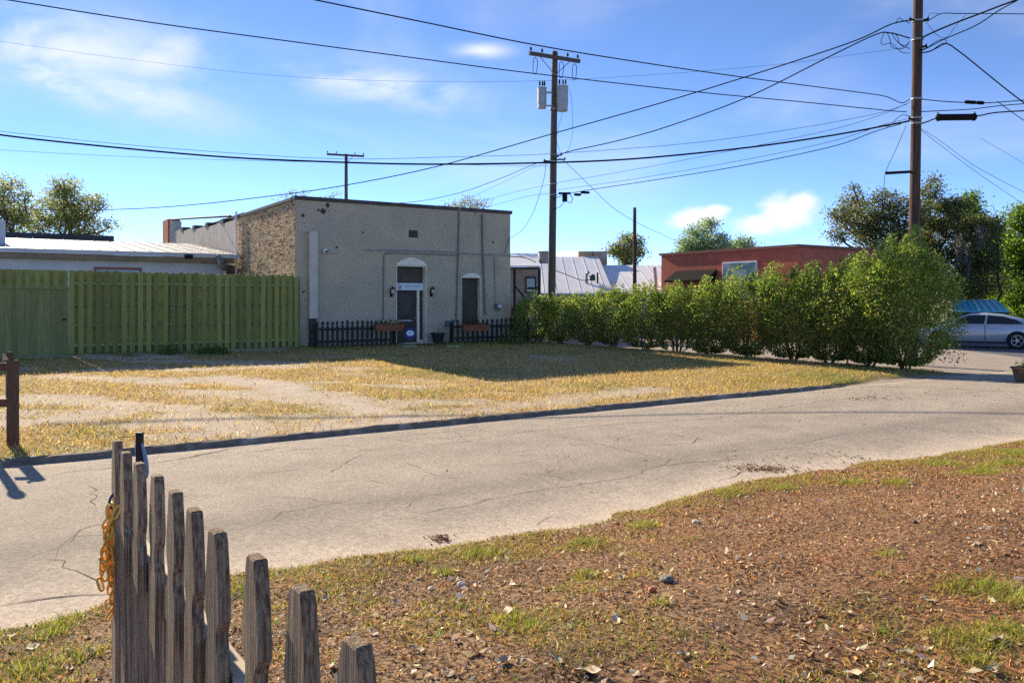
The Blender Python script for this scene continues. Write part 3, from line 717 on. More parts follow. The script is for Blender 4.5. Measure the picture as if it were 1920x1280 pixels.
wx0, wx1 = lp(176, 500, 0)[0], lp(265, 500, 0)[0]
wn = MB().box(wx0, wx1, -.06, -.002, 1.6, lp(220, 501, 0)[1]).build('window', 'red_frame', lw)
MB().box(wx0+.1, wx1-.1, -.07, -.061, 1.7, lp(220, 506, 0)[1]).build('pane', 'car_glass', wn)
MB().box(xl, xr-3.5, 8.81, 9.3, .3, 5.05).build('rear_parapet', 'roof_dark', lw)
MB().box(lp(-60, 440, 3)[0], lp(10, 440, 3)[0], 2.6, 3.4, 3.6, lp(5, 415, 3)[1]).build('chimney', 'white_wall', lw)
MB().box(lp(345, 480, -.3)[0], lp(360, 480, -.3)[0], -.47, -.391, ez-.16, ez+.0).build('floodlight', 'iron', lw)
s, z = lp(420, 490, -.5)
dsh = thing('satellite_dish', 'grey satellite dish at the roof corner against the brown bricks', 'satellite dish', CORNER+U*s+V*(LT-.45)+Vector((0, 0, z)), TH)
o = MB().lathe([(.0, .0), (.15, .015), (.27, .05), (.36, .10), (.37, .10), (.27, .035), (.0, -.02)], (0, 0, 0), 'y', 20).build('dish', 'steel', dsh, smooth=True); o.rotation_euler = (R(-20), 0, R(50)); o.location = (.0, 0, .0)
MB().tube([(0, .0, -.05), (.05, -.3, .0), (.07, -.42, .05)], .015, 5).build('arm', 'iron', dsh)
MB().tube([(0, .05, -.05), (-.05, .1, -.35), (-.05, .2, -.7)], .03, 6).build('mast', 'steel', dsh)
# white vent pipe against the brick flank
s = BRK-.4
tag(MB().tube([(0, 0, 3.0), (0, 0, 5.65)], .045, 8).build('vent_pipe', 'white', None, CORNER+V*s-U*.09), 'thin pale vent pipe standing against the brown brick flank', 'pipe')

# ------------------------------------------------------------------ background buildings
rb0 = at(1495, 562, 38.5)
rbd = thing('red_building', 'red brick building with flat coping and blue window beyond the hedge', 'building', (rb0.x, rb0.y, 0), TH)
RH = 4.5
MB().box(0, 9, 0, 9.2, -.1, RH).build('wall', 'red_brick', rbd)
MB().box(-.10, 9.1, -.10, 9.3, RH, RH+.13).build('coping', 'red_trim', rbd)
MB().box(.3, 8.7, .3, 8.9, RH+.131, RH+.16).build('roof', 'roof_dark', rbd)
def rside(px):                      # pixel column to distance along the flank
    r = (px-CX)/F; return (r*rb0.y-rb0.x)/(V.x-r*V.y)
for a, b, z0, z1 in ((1420, 1356, 1.9, 3.95),):
    ya, yb = rside(a), rside(b)
    w = MB().box(-.07, -.002, ya, yb, z0, z1).build('window', 'white', rbd)
    MB().box(-.085, -.071, ya+.07, yb-.07, z0+.07, z1-.07).build('pane', 'glass_blue', w)
ya, yb = rside(1345), rside(1268)
MB().add([(-.01, ya, 3.6), (-.01, yb, 3.6), (-.9, yb, 3.05), (-.9, ya, 3.05), (-.01, ya, 3.0), (-.01, yb, 3.0), (-.9, yb, 2.95), (-.9, ya, 2.95)], [(0, 1, 2, 3), (4, 7, 6, 5), (2, 6, 7, 3), (0, 3, 7, 4), (1, 5, 6, 2), (0, 4, 5, 1)]).build('awning', 'cable', rbd)
MB().box(-.05, -.002, rside(1330), rside(1285), 0, 2.4).build('door', 'door_wood', rbd)
MB().tube([(1.5, 4, RH+.16), (1.5, 4, RH+.6), (1.4, 4, RH+.62)], .05, 6).build('roof_vent', 'steel', rbd)

wr = at(1030, 562, 46)
wb = thing('white_roof_building', 'long white sheet roofed building behind the hedge', 'building', (wr.x, wr.y, 0), TH-R(33))
MB().box(-1, 12, 0, 14, -.1, 2.35).build('wall', 'shed_wall', wb)
def wroof(x0, x1, z1, y1): return MB().add([(x0, -.3, 2.3), (x1, -.3, 2.3), (x1, y1, z1), (x0, y1, z1), (x0, -.3, 2.38), (x1, -.3, 2.38), (x1, y1, z1+.08), (x0, y1, z1+.08)], [(0, 3, 2, 1), (4, 5, 6, 7), (0, 1, 5, 4), (1, 2, 6, 5), (2, 3, 7, 6), (3, 0, 4, 7)])
r1 = wroof(-1.2, 3.6, 4.75, 7.5).build('roof', 'white_roof', wb); r2 = wroof(3.62, 10.5, 4.2, 7.5).build('roof', 'white_roof', wb)
for k in range(7): MB().tube([(-1.0+k*.7, -.3, 2.39), (-1.0+k*.7, 7.4, 4.83)], .009, 4).build('seam', 'white_roof', r1)
for k in range(9): MB().tube([(3.9+k*.7, -.3, 2.39), (3.9+k*.7, 7.4, 4.28)], .009, 4).build('seam', 'white_roof', r2)
MB().box(-1.2, 10.5, 7.51, 14.3, 2.36, 4.1).build('rear_block', 'white_wall', wb)
MB().tube([(2.25, 1.6, 2.9), (2.25, 1.6, 3.55), (2.35, 1.4, 3.6)], .09, 8).build('roof_vent', 'steel', wb)
MB().tube([(2.9, 1.6, 2.9), (2.9, 1.6, 3.6)], .05, 8).build('roof_vent', 'iron', wb)
MB().lathe([(.0, 0), (.16, .02), (.16, .3), (.1, .38), (.0, .40)], (2.6, 1.5, 3.1), 'z', 10).build('turbine_vent', 'bin_green', wb)
MB().tube([(6.3, 1.4, 2.8), (6.2, 1.4, 3.9)], .10, 8).build('roof_vent', 'steel', wb)
ac = thing('roof_unit', 'beige boxed unit on the ridge of the white roof', 'air conditioner', at(1110, 486, 54.5), 0)
soft(MB().box(-.95, .95, -.6, .6, -.4, .50).build('casing', 'crate', ac), .02)
MB().box(-.02, .02, -.62, -.601, -.05, .50).build('panel_joint', 'coping', ac); MB().box(.5, .95, -.625, -.601, .0, .42).build('grille', 'shed_wall', ac)

sh0 = at(958, 562, 41)
shd = thing('timber_stair_house', 'small timber house with tin roof and outside stair beside the grey facade', 'building', (sh0.x, sh0.y, 0), 0)
def sp(px, py, Y): v = at(px, py, Y); return v.x-sh0.x, v.y-sh0.y, v.z
MB().box(-1.5, 1.55, 1.2, 5, -.1, 3.70).build('wall', 'shed_wall', shd)
MB().add([(-1.7, -.1, 3.66), (1.45, -.1, 3.66), (1.45, 3, 4.45), (-1.7, 3, 4.45), (-1.7, -.1, 3.72), (1.45, -.1, 3.72), (1.45, 3, 4.51), (-1.7, 3, 4.51)], [(0, 3, 2, 1), (4, 5, 6, 7), (0, 1, 5, 4), (1, 2, 6, 5), (2, 3, 7, 6), (3, 0, 4, 7)]).build('roof', 'white_roof', shd)
MB().box(-1.65, 1.42, -.06, .0, 3.52, 3.655).build('beam', 'coping', shd)
for x in (.12, 1.36): MB().box(x, x+.12, -.06, .06, -.1, 3.52).build('post', 'iron', shd)
w = MB().box(.75, 1.3, 1.12, 1.199, 2.35, 3.2).build('window', 'door_wood', shd); MB().box(.82, 1.23, 1.10, 1.119, 2.42, 3.1).build('pane', 'car_glass', w)
MB().box(.13, 1.46, -.02, 1.19, 1.60, 1.75).build('balcony', 'coping', shd)
MB().tube([(.15, -.03, 2.75), (.85, -.03, 1.9)], .05, 5).build('stair_rail', 'iron', shd); MB().tube([(.85, -.03, 2.6), (1.4, -.03, 2.6)], .04, 5).build('stair_rail', 'iron', shd)
MB().lathe([(.0, 0), (.30, .0), (.30, .55), (.36, .56), (.36, .62), (.0, .66)], (1.75, 1.5, 3.9), 'z', 12).build('chimney', 'shed_wall', shd)
MB().box(.0, .6, -.02, .02, .4, 1.59).build('under_panel', 'coping', shd)

# ------------------------------------------------------------------ utility poles
def pole(name, label, p, top, r0, r1, m, group=None, lean=(0, 0)):
    t = thing(name, label, 'utility pole', (p.x, p.y, 0), 0, group)
    zs = [-.3+(top+.3)*i/10 for i in range(11)]
    MB().tube([(lean[0]*z/top, lean[1]*z/top, z) for z in zs], [r0+(r1-r0)*i/10 for i in range(11)], 14).build('shaft', m, t, smooth=True)
    return t
def insulator(parent, p, h=.16, r=.045, m='iron'):
    MB().lathe([(.012, 0), (.012, h*.3), (r, h*.32), (r*.6, h*.55), (r*.85, h*.6), (r*.5, h*.85), (.0, h)], p, 'z', 8).build('insulator', m, parent)
P1 = at(1710, 562, 25); P2 = at(1033, 562, 34)
p1 = pole('utility_pole', 'tall brown wooden utility pole rising out of the hedge, nearest of the poles', P1, 13.0, .165, .135, 'pole_wood', 'utility poles', (.22, 0))
def on1(py): return EYE+(HZ-py)/F*25
for py in (40, 75, 186, 222, 232): MB().lathe([(.16, -.03), (.172, -.02), (.172, .02), (.16, .03)], (.22*on1(py)/13, 0, on1(py)), 'z', 12).build('band', 'steel', p1)
for py, dx in ((40, -.28), (40, .26), (225, -.25), (90, .22)): 
    c = (.22*on1(py)/13, 0, on1(py)); MB().tube([c, (c[0]+dx, -.1, c[2]+.02)], .035, 6).build('bracket', 'iron', p1); insulator(p1, (c[0]+dx, -.1, c[2]-.06))
zb = on1(322); xb = .22*zb/13
MB().tube([(xb-.1, 0, zb), (xb-.85, -.05, zb-.05)], .045, 8).build('guy_strut', 'iron', p1)
MB().lathe([(.0, 0), (.055, .01), (.055, .09), (.0, .10)], (xb-.9, -.05, zb-.1), 'z', 8).build('strut_cap', 'iron', p1)

p2 = pole('utility_pole', 'grey wooden utility pole with crossarm and transformer cans beside the grey building', P2, 12.35, .175, .125, 'pole_grey', 'utility poles', (.16, 0))
def on2(py): return EYE+(HZ-py)/F*34
z = on2(112); ca = R(28)
arm = [Vector((math.cos(ca)*k, math.sin(ca)*k-.16, z)) for k in (-1.12, 1.22)]
o = MB().box(-1.22, 1.22, -.06, .06, -.07, .07).build('crossarm', 'pole_grey', p2, (.16, -.17, on2(110)), ca)
for k in (-1.15, -.62, -.05, .62, 1.12): insulator(p2, (.16+k*math.cos(ca), -.17+k*math.sin(ca), on2(110)+.07), .22, .06, 'iron')
for k in (-1, 1): MB().tube([(.16+k*.75*math.cos(ca), -.17+k*.75*math.sin(ca), on2(110)-.05), (.16, -.17, on2(110)-.75)], .018, 5).build('brace', 'steel', p2)
def loop(c, n):
    return [(c[0]+.10*math.sin(6.28*i/n)*(1+.2*math.sin(i)), c[1], c[2]-.35+.35*math.cos(6.28*i/n)) for i in range(n+1)]
for k in (-.95, .95, .3): MB().tube(loop((.16+k*math.cos(ca), -.20+k*math.sin(ca), on2(112)-.1), 14), .014, 5).build('jumper', 'cable', p2)
def can(px, py0, py1, w, lab):
    c = at(px, (py0+py1)/2, 34); h = (py1-py0)/F*34; r = w/F*34/2; cx, cy, cz = c.x-P2.x, -.12, c.z-h/2
    o = MB().lathe([(.0, 0), (r*.88, .0), (r*.92, .03), (r*.92, h*.2), (r, h*.22), (r, h*.93), (r*1.05, h*.94), (r*1.05, h*.97), (r*.6, h), (.0, h)], (cx, cy, cz), 'z', 18).build('transformer_can', 'tank_grey', p2, smooth=False)
    for k in (-.5, .1, .55): insulator(p2, (cx+r*k, cy-.05, cz+h*.97), .30, .05, 'iron')
    MB().box(min(cx, .1), max(cx, .1), cy+.02, cy+.10, cz+h*.72, cz+h*.80).build('hanger', 'steel', p2)
    MB().box(min(cx, .1), max(cx, .1), cy+.02, cy+.10, cz+h*.12, cz+h*.18).build('hanger', 'steel', p2)
can(1016, 165, 205, 17, 'l'); can(1054, 162, 210, 22, 'r')
for py in (205, 290, 303, 345, 365): MB().lathe([(.15, -.03), (.165, -.02), (.165, .02), (.15, .03)], (.1, 0, on2(py)), 'z', 10).build('band', 'steel', p2)
for py, dx in ((300, .45), (303, -.4), (292, .3)):
    MB().tube([(.12, 0, on2(py)), (.12+dx, -.15, on2(py))], .03, 6).build('bracket', 'iron', p2); insulator(p2, (.12+dx, -.15, on2(py)-.05), .14, .05)

Y3 = 62; P3 = at(649, 562, Y3)
p3 = pole('utility_pole', 'distant wooden pole with bare crossarm rising behind the grey roof', P3, EYE+(HZ-289)/F*Y3, .17, .12, 'pole_grey', 'utility poles')
z3 = EYE+(HZ-292)/F*Y3; q = R(18)
MB().box(-1.4, 1.4, -.07, .07, -.07, .07).build('crossarm', 'pole_grey', p3, (0, -.18, z3), q)
for k in (-1.35, -.7, .7, 1.35): insulator(p3, (k*math.cos(q), -.18+k*math.sin(q), z3+.07), .2, .06, 'iron')
MB().tube([(.7*math.cos(q), -.2, z3), (0, -.2, z3-.7)], .02, 5).build('brace', 'steel', p3)
Y4 = 45; P4 = at(1190, 562, Y4)
p4 = pole('utility_pole', 'short bare wooden pole standing before the white roof', P4, EYE+(HZ-391)/F*Y4, .12, .09, 'pole_wood', 'utility poles')
MB().lathe([(.0, 0), (.095, .0), (.1, .05), (.0, .08)], (0, 0, EYE+(HZ-391)/F*Y4), 'z', 10).build('cap', 'steel', p4)

# ------------------------------------------------------------------ overhead wires, each hung in one vertical plane
def smooth_pts(P, n=10):
    if len(P) < 3: return P
    P = [P[0]*2-P[1]]+P+[P[-1]*2-P[-2]]; o = []
    for i in range(1, len(P)-2):
        a, b, c, d = P[i-1:i+3]
        for k in range(n):
            t = k/n; o.append(.5*((2*b)+(c-a)*t+(2*a-5*b+4*c-d)*t*t+(3*b-a-3*c+d)*t**3))
    return o+[P[-2]]
def wire(label, A, B, pts, r, m='cable', name='overhead_wire', cat='wire'):
    P = []
    for px, py in pts:
        q = (px-CX)/F; dx, dy = B.x-A.x, B.y-A.y; k = (q*A.y-A.x)/(dx-q*dy); Y = A.y+k*dy; P.append(at(px, py, Y))
    tag(MB().tube(smooth_pts(P), r, 6).build(name, m, smooth=True), label, cat, 'overhead wires')
LFT = Vector((P1.x-24*U.x, P1.y-24*U.y, 0)); Q1 = P1+Vector((.15, -.1, 0))
wire('upper of two wires crossing the sky from the top edge down to the near pole', Q1-U*20+V*.3, Q1, [(470, -26), (590, 0), (800, 43), (1000, 84), (1200, 117), (1400, 146), (1600, 172), (1660, 181), (1690, 193), (1706, 186)], .013)
wire('wire from the upper left corner sloping down across the sky behind the pole transformers', Vector((-11, 17, 0)), Q1, [(-60, -13), (20, 1), (280, 42), (560, 80), (800, 112), (1000, 138), (1300, 172), (1500, 191), (1660, 207), (1700, 210)], .013)
wire('thick black bundled cable hanging low across the whole sky', Vector((-16, 24, 0)), Q1, [(-60, 242), (0, 253), (150, 270), (400, 293), (600, 303), (800, 308), (1030, 305), (1200, 297), (1400, 277), (1560, 254), (1690, 230), (1706, 226)], .026)
wire('thin grey wire just above the thick bundled cable', Vector((-16, 24.5, 0)), Q1+Vector((0, .3, 0)), [(-60, 236), (0, 246), (200, 268), (420, 286), (640, 298), (860, 294), (1040, 288), (1300, 268), (1500, 240), (1640, 214), (1700, 196)], .007, 'cable_thin')
wire('faint lower wire under the bundled cable at the left', Vector((-20, 30, 0)), P2, [(-60, 274), (0, 281), (200, 292), (420, 300), (700, 306), (1030, 312)], .006, 'cable_thin')
wire('long wire from the near pole top dipping to the trees at the left', Vector((-31, 46, 0)), Q1, [(-60, 388), (0, 392), (200, 393), (350, 385), (520, 366), (650, 347), (820, 312), (1050, 247), (1250, 190), (1450, 128), (1600, 78), (1668, 47), (1706, 38)], .019)
wire('sagging wire from the near pole to the transformer pole', P2, Q1, [(1040, 298), (1064, 285), (1150, 266), (1250, 238), (1400, 183), (1560, 104), (1640, 66), (1668, 62), (1706, 72)], .019)
wire('faint wire high across the middle of the sky', Vector((-9, 30, 0)), Q1, [(0, 78), (200, 106), (440, 135), (660, 150), (960, 153), (1200, 142), (1450, 122), (1600, 103), (1706, 88)], .0045, 'cable_thin')
wire('thin telephone wire from the transformer pole, uppermost of three', P2, Q1, [(1040, 342), (1060, 340), (1200, 316), (1400, 277), (1560, 243), (1650, 216), (1706, 192)], .007, 'cable_thin')
wire('thin telephone wire from the transformer pole, middle of three', P2, Q1, [(1040, 358), (1055, 355), (1200, 334), (1400, 299), (1560, 265), (1650, 236), (1706, 222)], .008)
wire('telephone wire with splice cans, lowest of three', P2, Q1, [(1040, 372), (1060, 365), (1100, 357), (1250, 334), (1400, 309), (1560, 275), (1640, 247), (1690, 232)], .013)
wire('short drop wire sagging from the transformer pole to behind the grey roof', P2, Vector((-9.5, 46, 0)), [(1038, 302), (1005, 307), (940, 334), (860, 362), (780, 378), (715, 382)], .013)
wire('thin drop wire beside the sagging one over the grey roof', P2, Vector((-4, 50, 0)), [(1040, 306), (1000, 314), (960, 334), (900, 362), (850, 385)], .007, 'cable_thin')
wire('thin wire reaching over the right end of the grey roof', P2, Vector((-5, 48, 0)), [(1040, 345), (1000, 352), (940, 367), (890, 384)], .007, 'cable_thin')
wire('thin lower wire over the right end of the grey roof', P2, Vector((-5, 46, 0)), [(1040, 362), (1000, 366), (950, 378), (900, 392)], .007, 'cable_thin')
wire('straight service wire from the transformer pole down to the red building', P2, Vector((10.5, 46, 0)), [(1040, 292), (1062, 306), (1110, 352), (1150, 390), (1200, 420), (1275, 455)], .010)
wire('looping service drop from the transformer pole to the grey building corner', P2+Vector((-.1, -.1, 0)), Vector((-.1, 32.3, 0)), [(1024, 300), (1021, 330), (1010, 370), (998, 402), (980, 430), (958, 446)], .010, 'cable_thin')
wire('thin hanging lead beside the right transformer can', P2+Vector((.1, -.3, 0)), P2+Vector((3, -.3, 0)), [(1068, 168), (1073, 200), (1073, 250), (1068, 275), (1060, 288)], .007, 'cable_thin')
wire('thin lead curving beneath the right transformer can', P2+Vector((.1, -.25, 0)), P2+Vector((3, -.25, 0)), [(1055, 212), (1047, 240), (1044, 265), (1052, 290)], .007, 'cable_thin')
wire('low black service cables sagging before the white roof', P2, Vector((7, 48, 0)), [(1036, 505), (1060, 514), (1090, 525), (1110, 524)], .018)
wire('black wires hanging from the corner of the grey building to the timber house', Vector((0, 32.4, 0)), Vector((2.0, 40, 0)), [(957, 481), (975, 482), (990, 485), (1005, 492)], .018)
# right of the near pole
E = Vector((30, 14, 0))
wire('thick cable climbing from the near pole to the top right corner', Q1, E, [(1722, 78), (1735, 68), (1780, 48), (1840, 25), (1890, 6), (1960, -18)], .024)
wire('second climbing cable below the thick one at the top right', Q1, E, [(1722, 95), (1735, 92), (1770, 74), (1830, 48), (1880, 16), (1960, -26)], .016)
wire('level wire near the top right edge', Q1, Vector((32, 24, 0)), [(1722, 42), (1742, 38), (1765, 26), (1800, 26), (1860, 26), (1960, 27)], .013)
wire('thick cable falling steeply to the right edge', Q1, Vector((34, 27, 0)), [(1722, 100), (1745, 96), (1772, 82), (1800, 98), (1850, 138), (1900, 178), (1960, 222)], .020)
wire('level wire with black insulators right of the near pole', Q1, Vector((32, 24, 0)), [(1722, 184), (1735, 187), (1780, 191), (1850, 193), (1920, 188), (1960, 186)], .014)
wire('thin level wire above the splice case', Q1, Vector((32, 24, 0)), [(1722, 210), (1760, 208), (1820, 205), (1880, 198), (1960, 192)], .013)
wire('thick cable carrying the black splice case', Q1, Vector((32, 24, 0)), [(1722, 234), (1740, 228), (1760, 222), (1829, 218), (1870, 211), (1960, 206)], .020)
wire('thin wire falling from the near pole to the right edge, upper one', Q1, Vector((36, 36, 0)), [(1722, 238), (1760, 262), (1820, 306), (1880, 340), (1960, 380)], .007, 'cable_thin')
wire('thin wire falling from the near pole to the right edge, lower one', Q1, Vector((36, 38, 0)), [(1722, 240), (1760, 270), (1820, 315), (1870, 350), (1960, 410)], .007, 'cable_thin')
wire('short thin wire sloping out at the right edge above the trees', Vector((18, 34, 0)), Vector((32, 36, 0)), [(1838, 259), (1880, 283), (1920, 307), (1960, 330)], .007, 'cable_thin')
wire('thin drooping wire across the right edge below the falling cable', Vector((18, 27, 0)), Vector((32, 27, 0)), [(1870, 190), (1890, 205), (1920, 226), (1960, 250)], .012)
wire('guy wire from the near pole out to its strut tip', P1+Vector((-.2, -.1, 0)), P1+Vector((-3, -.2, 0)), [(1699, 236), (1680, 280), (1661, 322), (1658, 345), (1656, 362)], .008, 'cable_thin')
# tangled jumpers on the near pole
for i, (lab, pts) in enumerate((('tangle of black jumper leads left of the near pole, lower loop', [(1705, 82), (1690, 92), (1672, 88), (1668, 72), (1660, 60), (1652, 78), (1656, 84), (1672, 82), (1690, 98), (1706, 100)]),
        ('tangle of black jumper leads left of the near pole, upper loop', [(1706, 92), (1688, 84), (1682, 68), (1672, 62), (1682, 78), (1696, 86), (1706, 78)]),
        ('short black jumper hook beside the near pole top', [(1706, 44), (1692, 38), (1686, 34), (1680, 42), (1672, 46)]),
        ('black jumper leads right of the near pole, lower loop', [(1722, 100), (1740, 98), (1758, 90), (1775, 80), (1768, 74), (1752, 80), (1738, 90), (1722, 94)]),
        ('thin jumper lead rising right of the near pole', [(1735, 40), (1744, 52), (1760, 68), (1775, 70), (1788, 54), (1800, 40), (1812, 28)]),
        ('thin hooked lead beside the near pole crown', [(1742, 40), (1742, 28), (1750, 25), (1760, 26)]),
        ('crinkled black lead under the thick bundled cable end', [(1622, 246), (1645, 238), (1668, 236), (1680, 224), (1692, 216), (1706, 218)]))):
    wire(lab, P1+Vector((-1, -.3, 0)), P1+Vector((1, -.3, 0)), pts, .010 if 'thin' not in lab else .007, 'cable', 'jumper_lead')
# fittings hung on the wires
c = at(1793, 220, 25.0-.07)
t = thing('splice_case', 'black ribbed splice case hanging on the cable right of the near pole', 'splice case', c, R(-3))
o = MB().lathe([(.0, -.60), (.07, -.595), (.115, -.56), (.115, -.50), (.10, -.49), (.10, .49), (.115, .50), (.115, .56), (.07, .595), (.0, .60)], (0, 0, 0), 'x', 14).build('case', 'cable', t, smooth=False)
for k in (-.55, .55): MB().tube([(k, 0, .1), (k, 0, .16)], .02, 6).build('hanger', 'iron', t)
for i, (px, py, Y, L, lab) in enumerate(((1820, 192, 24.9, .22, 'black tube insulator on the level wire, left of two'), (1838, 193, 24.9, .14, 'black tube insulator on the level wire, right of two'),
        (1083, 365, 33.4, .16, 'small black splice can right of the square terminal, left of two'), (1097, 361, 33.1, .2, 'small black splice can right of the square terminal, right of two'))):
    tag(MB().lathe([(.0, -L), (.03, -L*.95), (.055, -L*.7), (.055, L*.7), (.03, L*.95), (.0, L)], (0, 0, 0), 'x', 10).build('wire_splice', 'cable', None, at(px, py, Y), R(12)), lab, 'splice')
t = thing('cable_terminal', 'black cable terminal box hanging beside the transformer pole', 'terminal box', at(1059, 369, 33.6), 0)
MB().box(-.10, .10, -.08, .08, -.20, .10).build('box', 'cable', t); MB().box(-.26, .24, -.06, .06, .101, .18).build('bar', 'cable', t)
MB().tube([(.2, 0, .12), (.32, 0, -.05), (.28, 0, -.25), (.1, 0, -.22)], .015, 6).build('lead', 'cable', t); MB().tube([(0, 0, -.2), (-.2, 0, -.42), (-.5, 0, -.55)], .012, 6).build('lead', 'cable', t)
# guy wire guard by the hedge
g0 = lot_pt(1586, 682); g1 = at(1611, 592, g0.y+.15)
t = thing('guy_guard', 'yellow plastic guy wire guard leaning in front of the hedge', 'guy guard', g0, 0)
MB().tube([(0, 0, -.1), tuple(g1-g0)], .03, 8).build('guard', 'guard_yellow', t)
MB().tube([tuple(g1-g0), tuple((g1-g0)*2.6)], .008, 5).build('guy_wire', 'steel', t)

# ------------------------------------------------------------------ vegetation
def crown_points(lobes, n_clump, per, spread):
    out = []; tot = sum(r**2 for _, r, _ in lobes)
    for c, r, sq in lobes:
        k = max(2, int(n_clump*r*r/tot)); d = unit(rng.standard_normal((k, 3))); rad = r*rng.uniform(.25, 1.0, k)**.55
        cc = np.array(c)+d*rad[:, None]*np.array((1, 1, sq))
        m = rng.poisson(per, k); idx = np.repeat(np.arange(k), m)
        out.append(cc[idx]+rng.standard_normal((len(idx), 3))*spread*np.array((1, 1, .7)))
    return np.concatenate(out)
def branch(mb, a, b, r0, r1, n=5, wob=.12, sides=6):
    P = []
    L = (b-a).length
    for i in range(n+1):
        k = i/n; p = a.lerp(b, k)
        if 0 < i < n: p = p+Vector((random.gauss(0, 1), random.gauss(0, 1), random.gauss(0, .6)))*wob*L*.25
        P.append(p)
    mb.tube(P, [r0+(r1-r0)*i/n for i in range(n+1)], sides); return P
def tree(name, label, base, lobes, n_clump, per, spread, leaf, cols, tr=.22, aspect=.5, group=None, fork=.45, cat='tree', twigs=2):
    t = thing(name, label, cat, base, 0, group); B = Vector(base)
    L = [(Vector(c)-B, r, sq) for c, r, sq in lobes]
    cen = sum((c*r for c, r, _ in L), Vector())/sum(r for _, r, _ in L); low = min(c.z-r*.4 for c, r, _ in L)
    top = Vector((cen.x*.4, cen.y*.4, max(low*.9, cen.z*fork)))
    tk = MB(); P = branch(tk, Vector((0, 0, -.2)), top, tr, tr*.7, 6, .10, 10); tk.build('trunk', 'bark', t, smooth=True)
    br = MB()
    for c, r, sq in L:
        Q = branch(br, top.lerp(P[-2], random.random()*.4), c, tr*.42, tr*.10, 5, .22)
        for _ in range(twigs):
            d = Vector(unit(rng.standard_normal(3)))*r*.85; d.z = abs(d.z)*.8*sq; branch(br, Q[random.randint(3, 5)], c+d, tr*.12, tr*.03, 4, .2, 4)
    br.build('limbs', 'bark', t, smooth=True)
    p = crown_points([(tuple(c), r, sq) for c, r, sq in L], n_clump, per, spread); n = len(p)
    link('crown', np_mesh('crown', leaf_cards(p, rng.uniform(.6, 1.35, n)*leaf, aspect), 4, 'leaf', pal(n, cols, .2)), t)
    return t
def lob(Y, L, sq=.85, dy=1.2): return [(at(px, py, Y+random.uniform(-dy, dy)), r/F*Y, sq) for px, py, r in L]
OAKC = [(.09, .12, .045), (.12, .15, .055), (.07, .095, .04), (.15, .155, .065), (.15, .12, .06)]
OLIVE = [(.22, .26, .11), (.18, .22, .09), (.28, .29, .13), (.14, .18, .075), (.31, .29, .14)]
FRESH = [(.14, .23, .045), (.19, .28, .055), (.10, .17, .035), (.27, .34, .065), (.08, .13, .03)]
PALE = [(.24, .31, .17), (.20, .27, .14), (.30, .36, .20), (.17, .23, .11)]
tree('oak_tree', 'spreading olive green tree at the left above the white building', at(115, 562, 56)-Vector((0, 0, 2)), lob(56, [(100, 395, 38), (125, 350, 26), (118, 370, 30), (165, 385, 24), (185, 375, 13), (195, 385, 10), (160, 425, 36), (80, 425, 36), (205, 425, 14), (140, 405, 30)]), 520, 22, .26, .17, OLIVE, .30, twigs=4)
tree('oak_tree', 'olive green tree cut by the left edge of the picture', at(10, 562, 52)-Vector((0, 0, 2)), lob(52, [(5, 370, 28), (22, 345, 18), (-40, 380, 50), (40, 400, 32), (10, 420, 40), (48, 365, 13), (-10, 340, 14)]), 400, 22, .26, .17, OLIVE, .28, twigs=4)
tree('oak_tree', 'dark spreading oak behind the brown pole, hung with grey moss', at(1735, 562, 46)-Vector((0, 0, 2)), lob(46, [(1580, 405, 26), (1600, 375, 20), (1568, 440, 18), (1625, 410, 36), (1650, 440, 46), (1655, 378, 24), (1700, 400, 40), (1700, 470, 55), (1745, 360, 22), (1755, 400, 40), (1790, 390, 28), (1765, 450, 50), (1810, 430, 36), (1790, 510, 50), (1730, 530, 55), (1835, 480, 40), (1840, 520, 44), (1850, 430, 30), (1700, 545, 50), (1800, 560, 44), (1750, 335, 10), (1600, 350, 8), (1560, 400, 8)]), 1900, 30, .24, .15, OAKC, .34, twigs=4)
tree('broadleaf_tree', 'bright green leafy tree with pointed top right of the dark oak', at(1835, 562, 52)-Vector((0, 0, 2)), lob(52, [(1822, 380, 14), (1818, 400, 20), (1830, 430, 34), (1850, 460, 44), (1855, 520, 48), (1880, 560, 40), (1825, 365, 7), (1830, 545, 40)]), 1050, 30, .26, .17, FRESH, .25)
tree('broadleaf_tree', 'bright green tree cut by the right edge behind the parked car', at(1930, 562, 49)-Vector((0, 0, 2)), lob(49, [(1905, 410, 26), (1925, 450, 46), (1900, 480, 40), (1945, 400, 30), (1960, 520, 70), (1905, 545, 46), (1880, 500, 28), (1990, 450, 60), (1915, 580, 36)]), 1300, 30, .26, .17, FRESH, .25)
tree('background_tree', 'thin dark twiggy sapling between the bright green trees at the right', at(1872, 562, 44)-Vector((0, 0, 2)), lob(44, [(1862, 385, 5), (1866, 410, 9), (1872, 440, 14)], 1.4), 30, 8, .14, .10, OAKC, .08)
tree('background_tree', 'small round tree behind the short bare pole', at(1175, 562, 66)-Vector((0, 0, 2)), lob(66, [(1165, 470, 20), (1190, 452, 16), (1178, 485, 22), (1150, 468, 11), (1196, 472, 14), (1172, 448, 10)]), 220, 22, .28, .20, OLIVE+OAKC, .2)
tree('background_tree', 'pale green distant tree left of the cloud above the red building', at(1320, 562, 82)-Vector((0, 0, 2)), lob(82, [(1310, 440, 22), (1330, 420, 14), (1290, 458, 18), (1345, 455, 22), (1285, 475, 16), (1320, 470, 28)]), 330, 22, .36, .25, PALE, .3)
tree('background_tree', 'lower pale green distant tree above the middle of the red building', at(1390, 562, 84)-Vector((0, 0, 2)), lob(84, [(1390, 462, 20), (1365, 468, 18), (1412, 470, 14), (1385, 480, 22)]), 200, 22, .36, .25, PALE, .3)
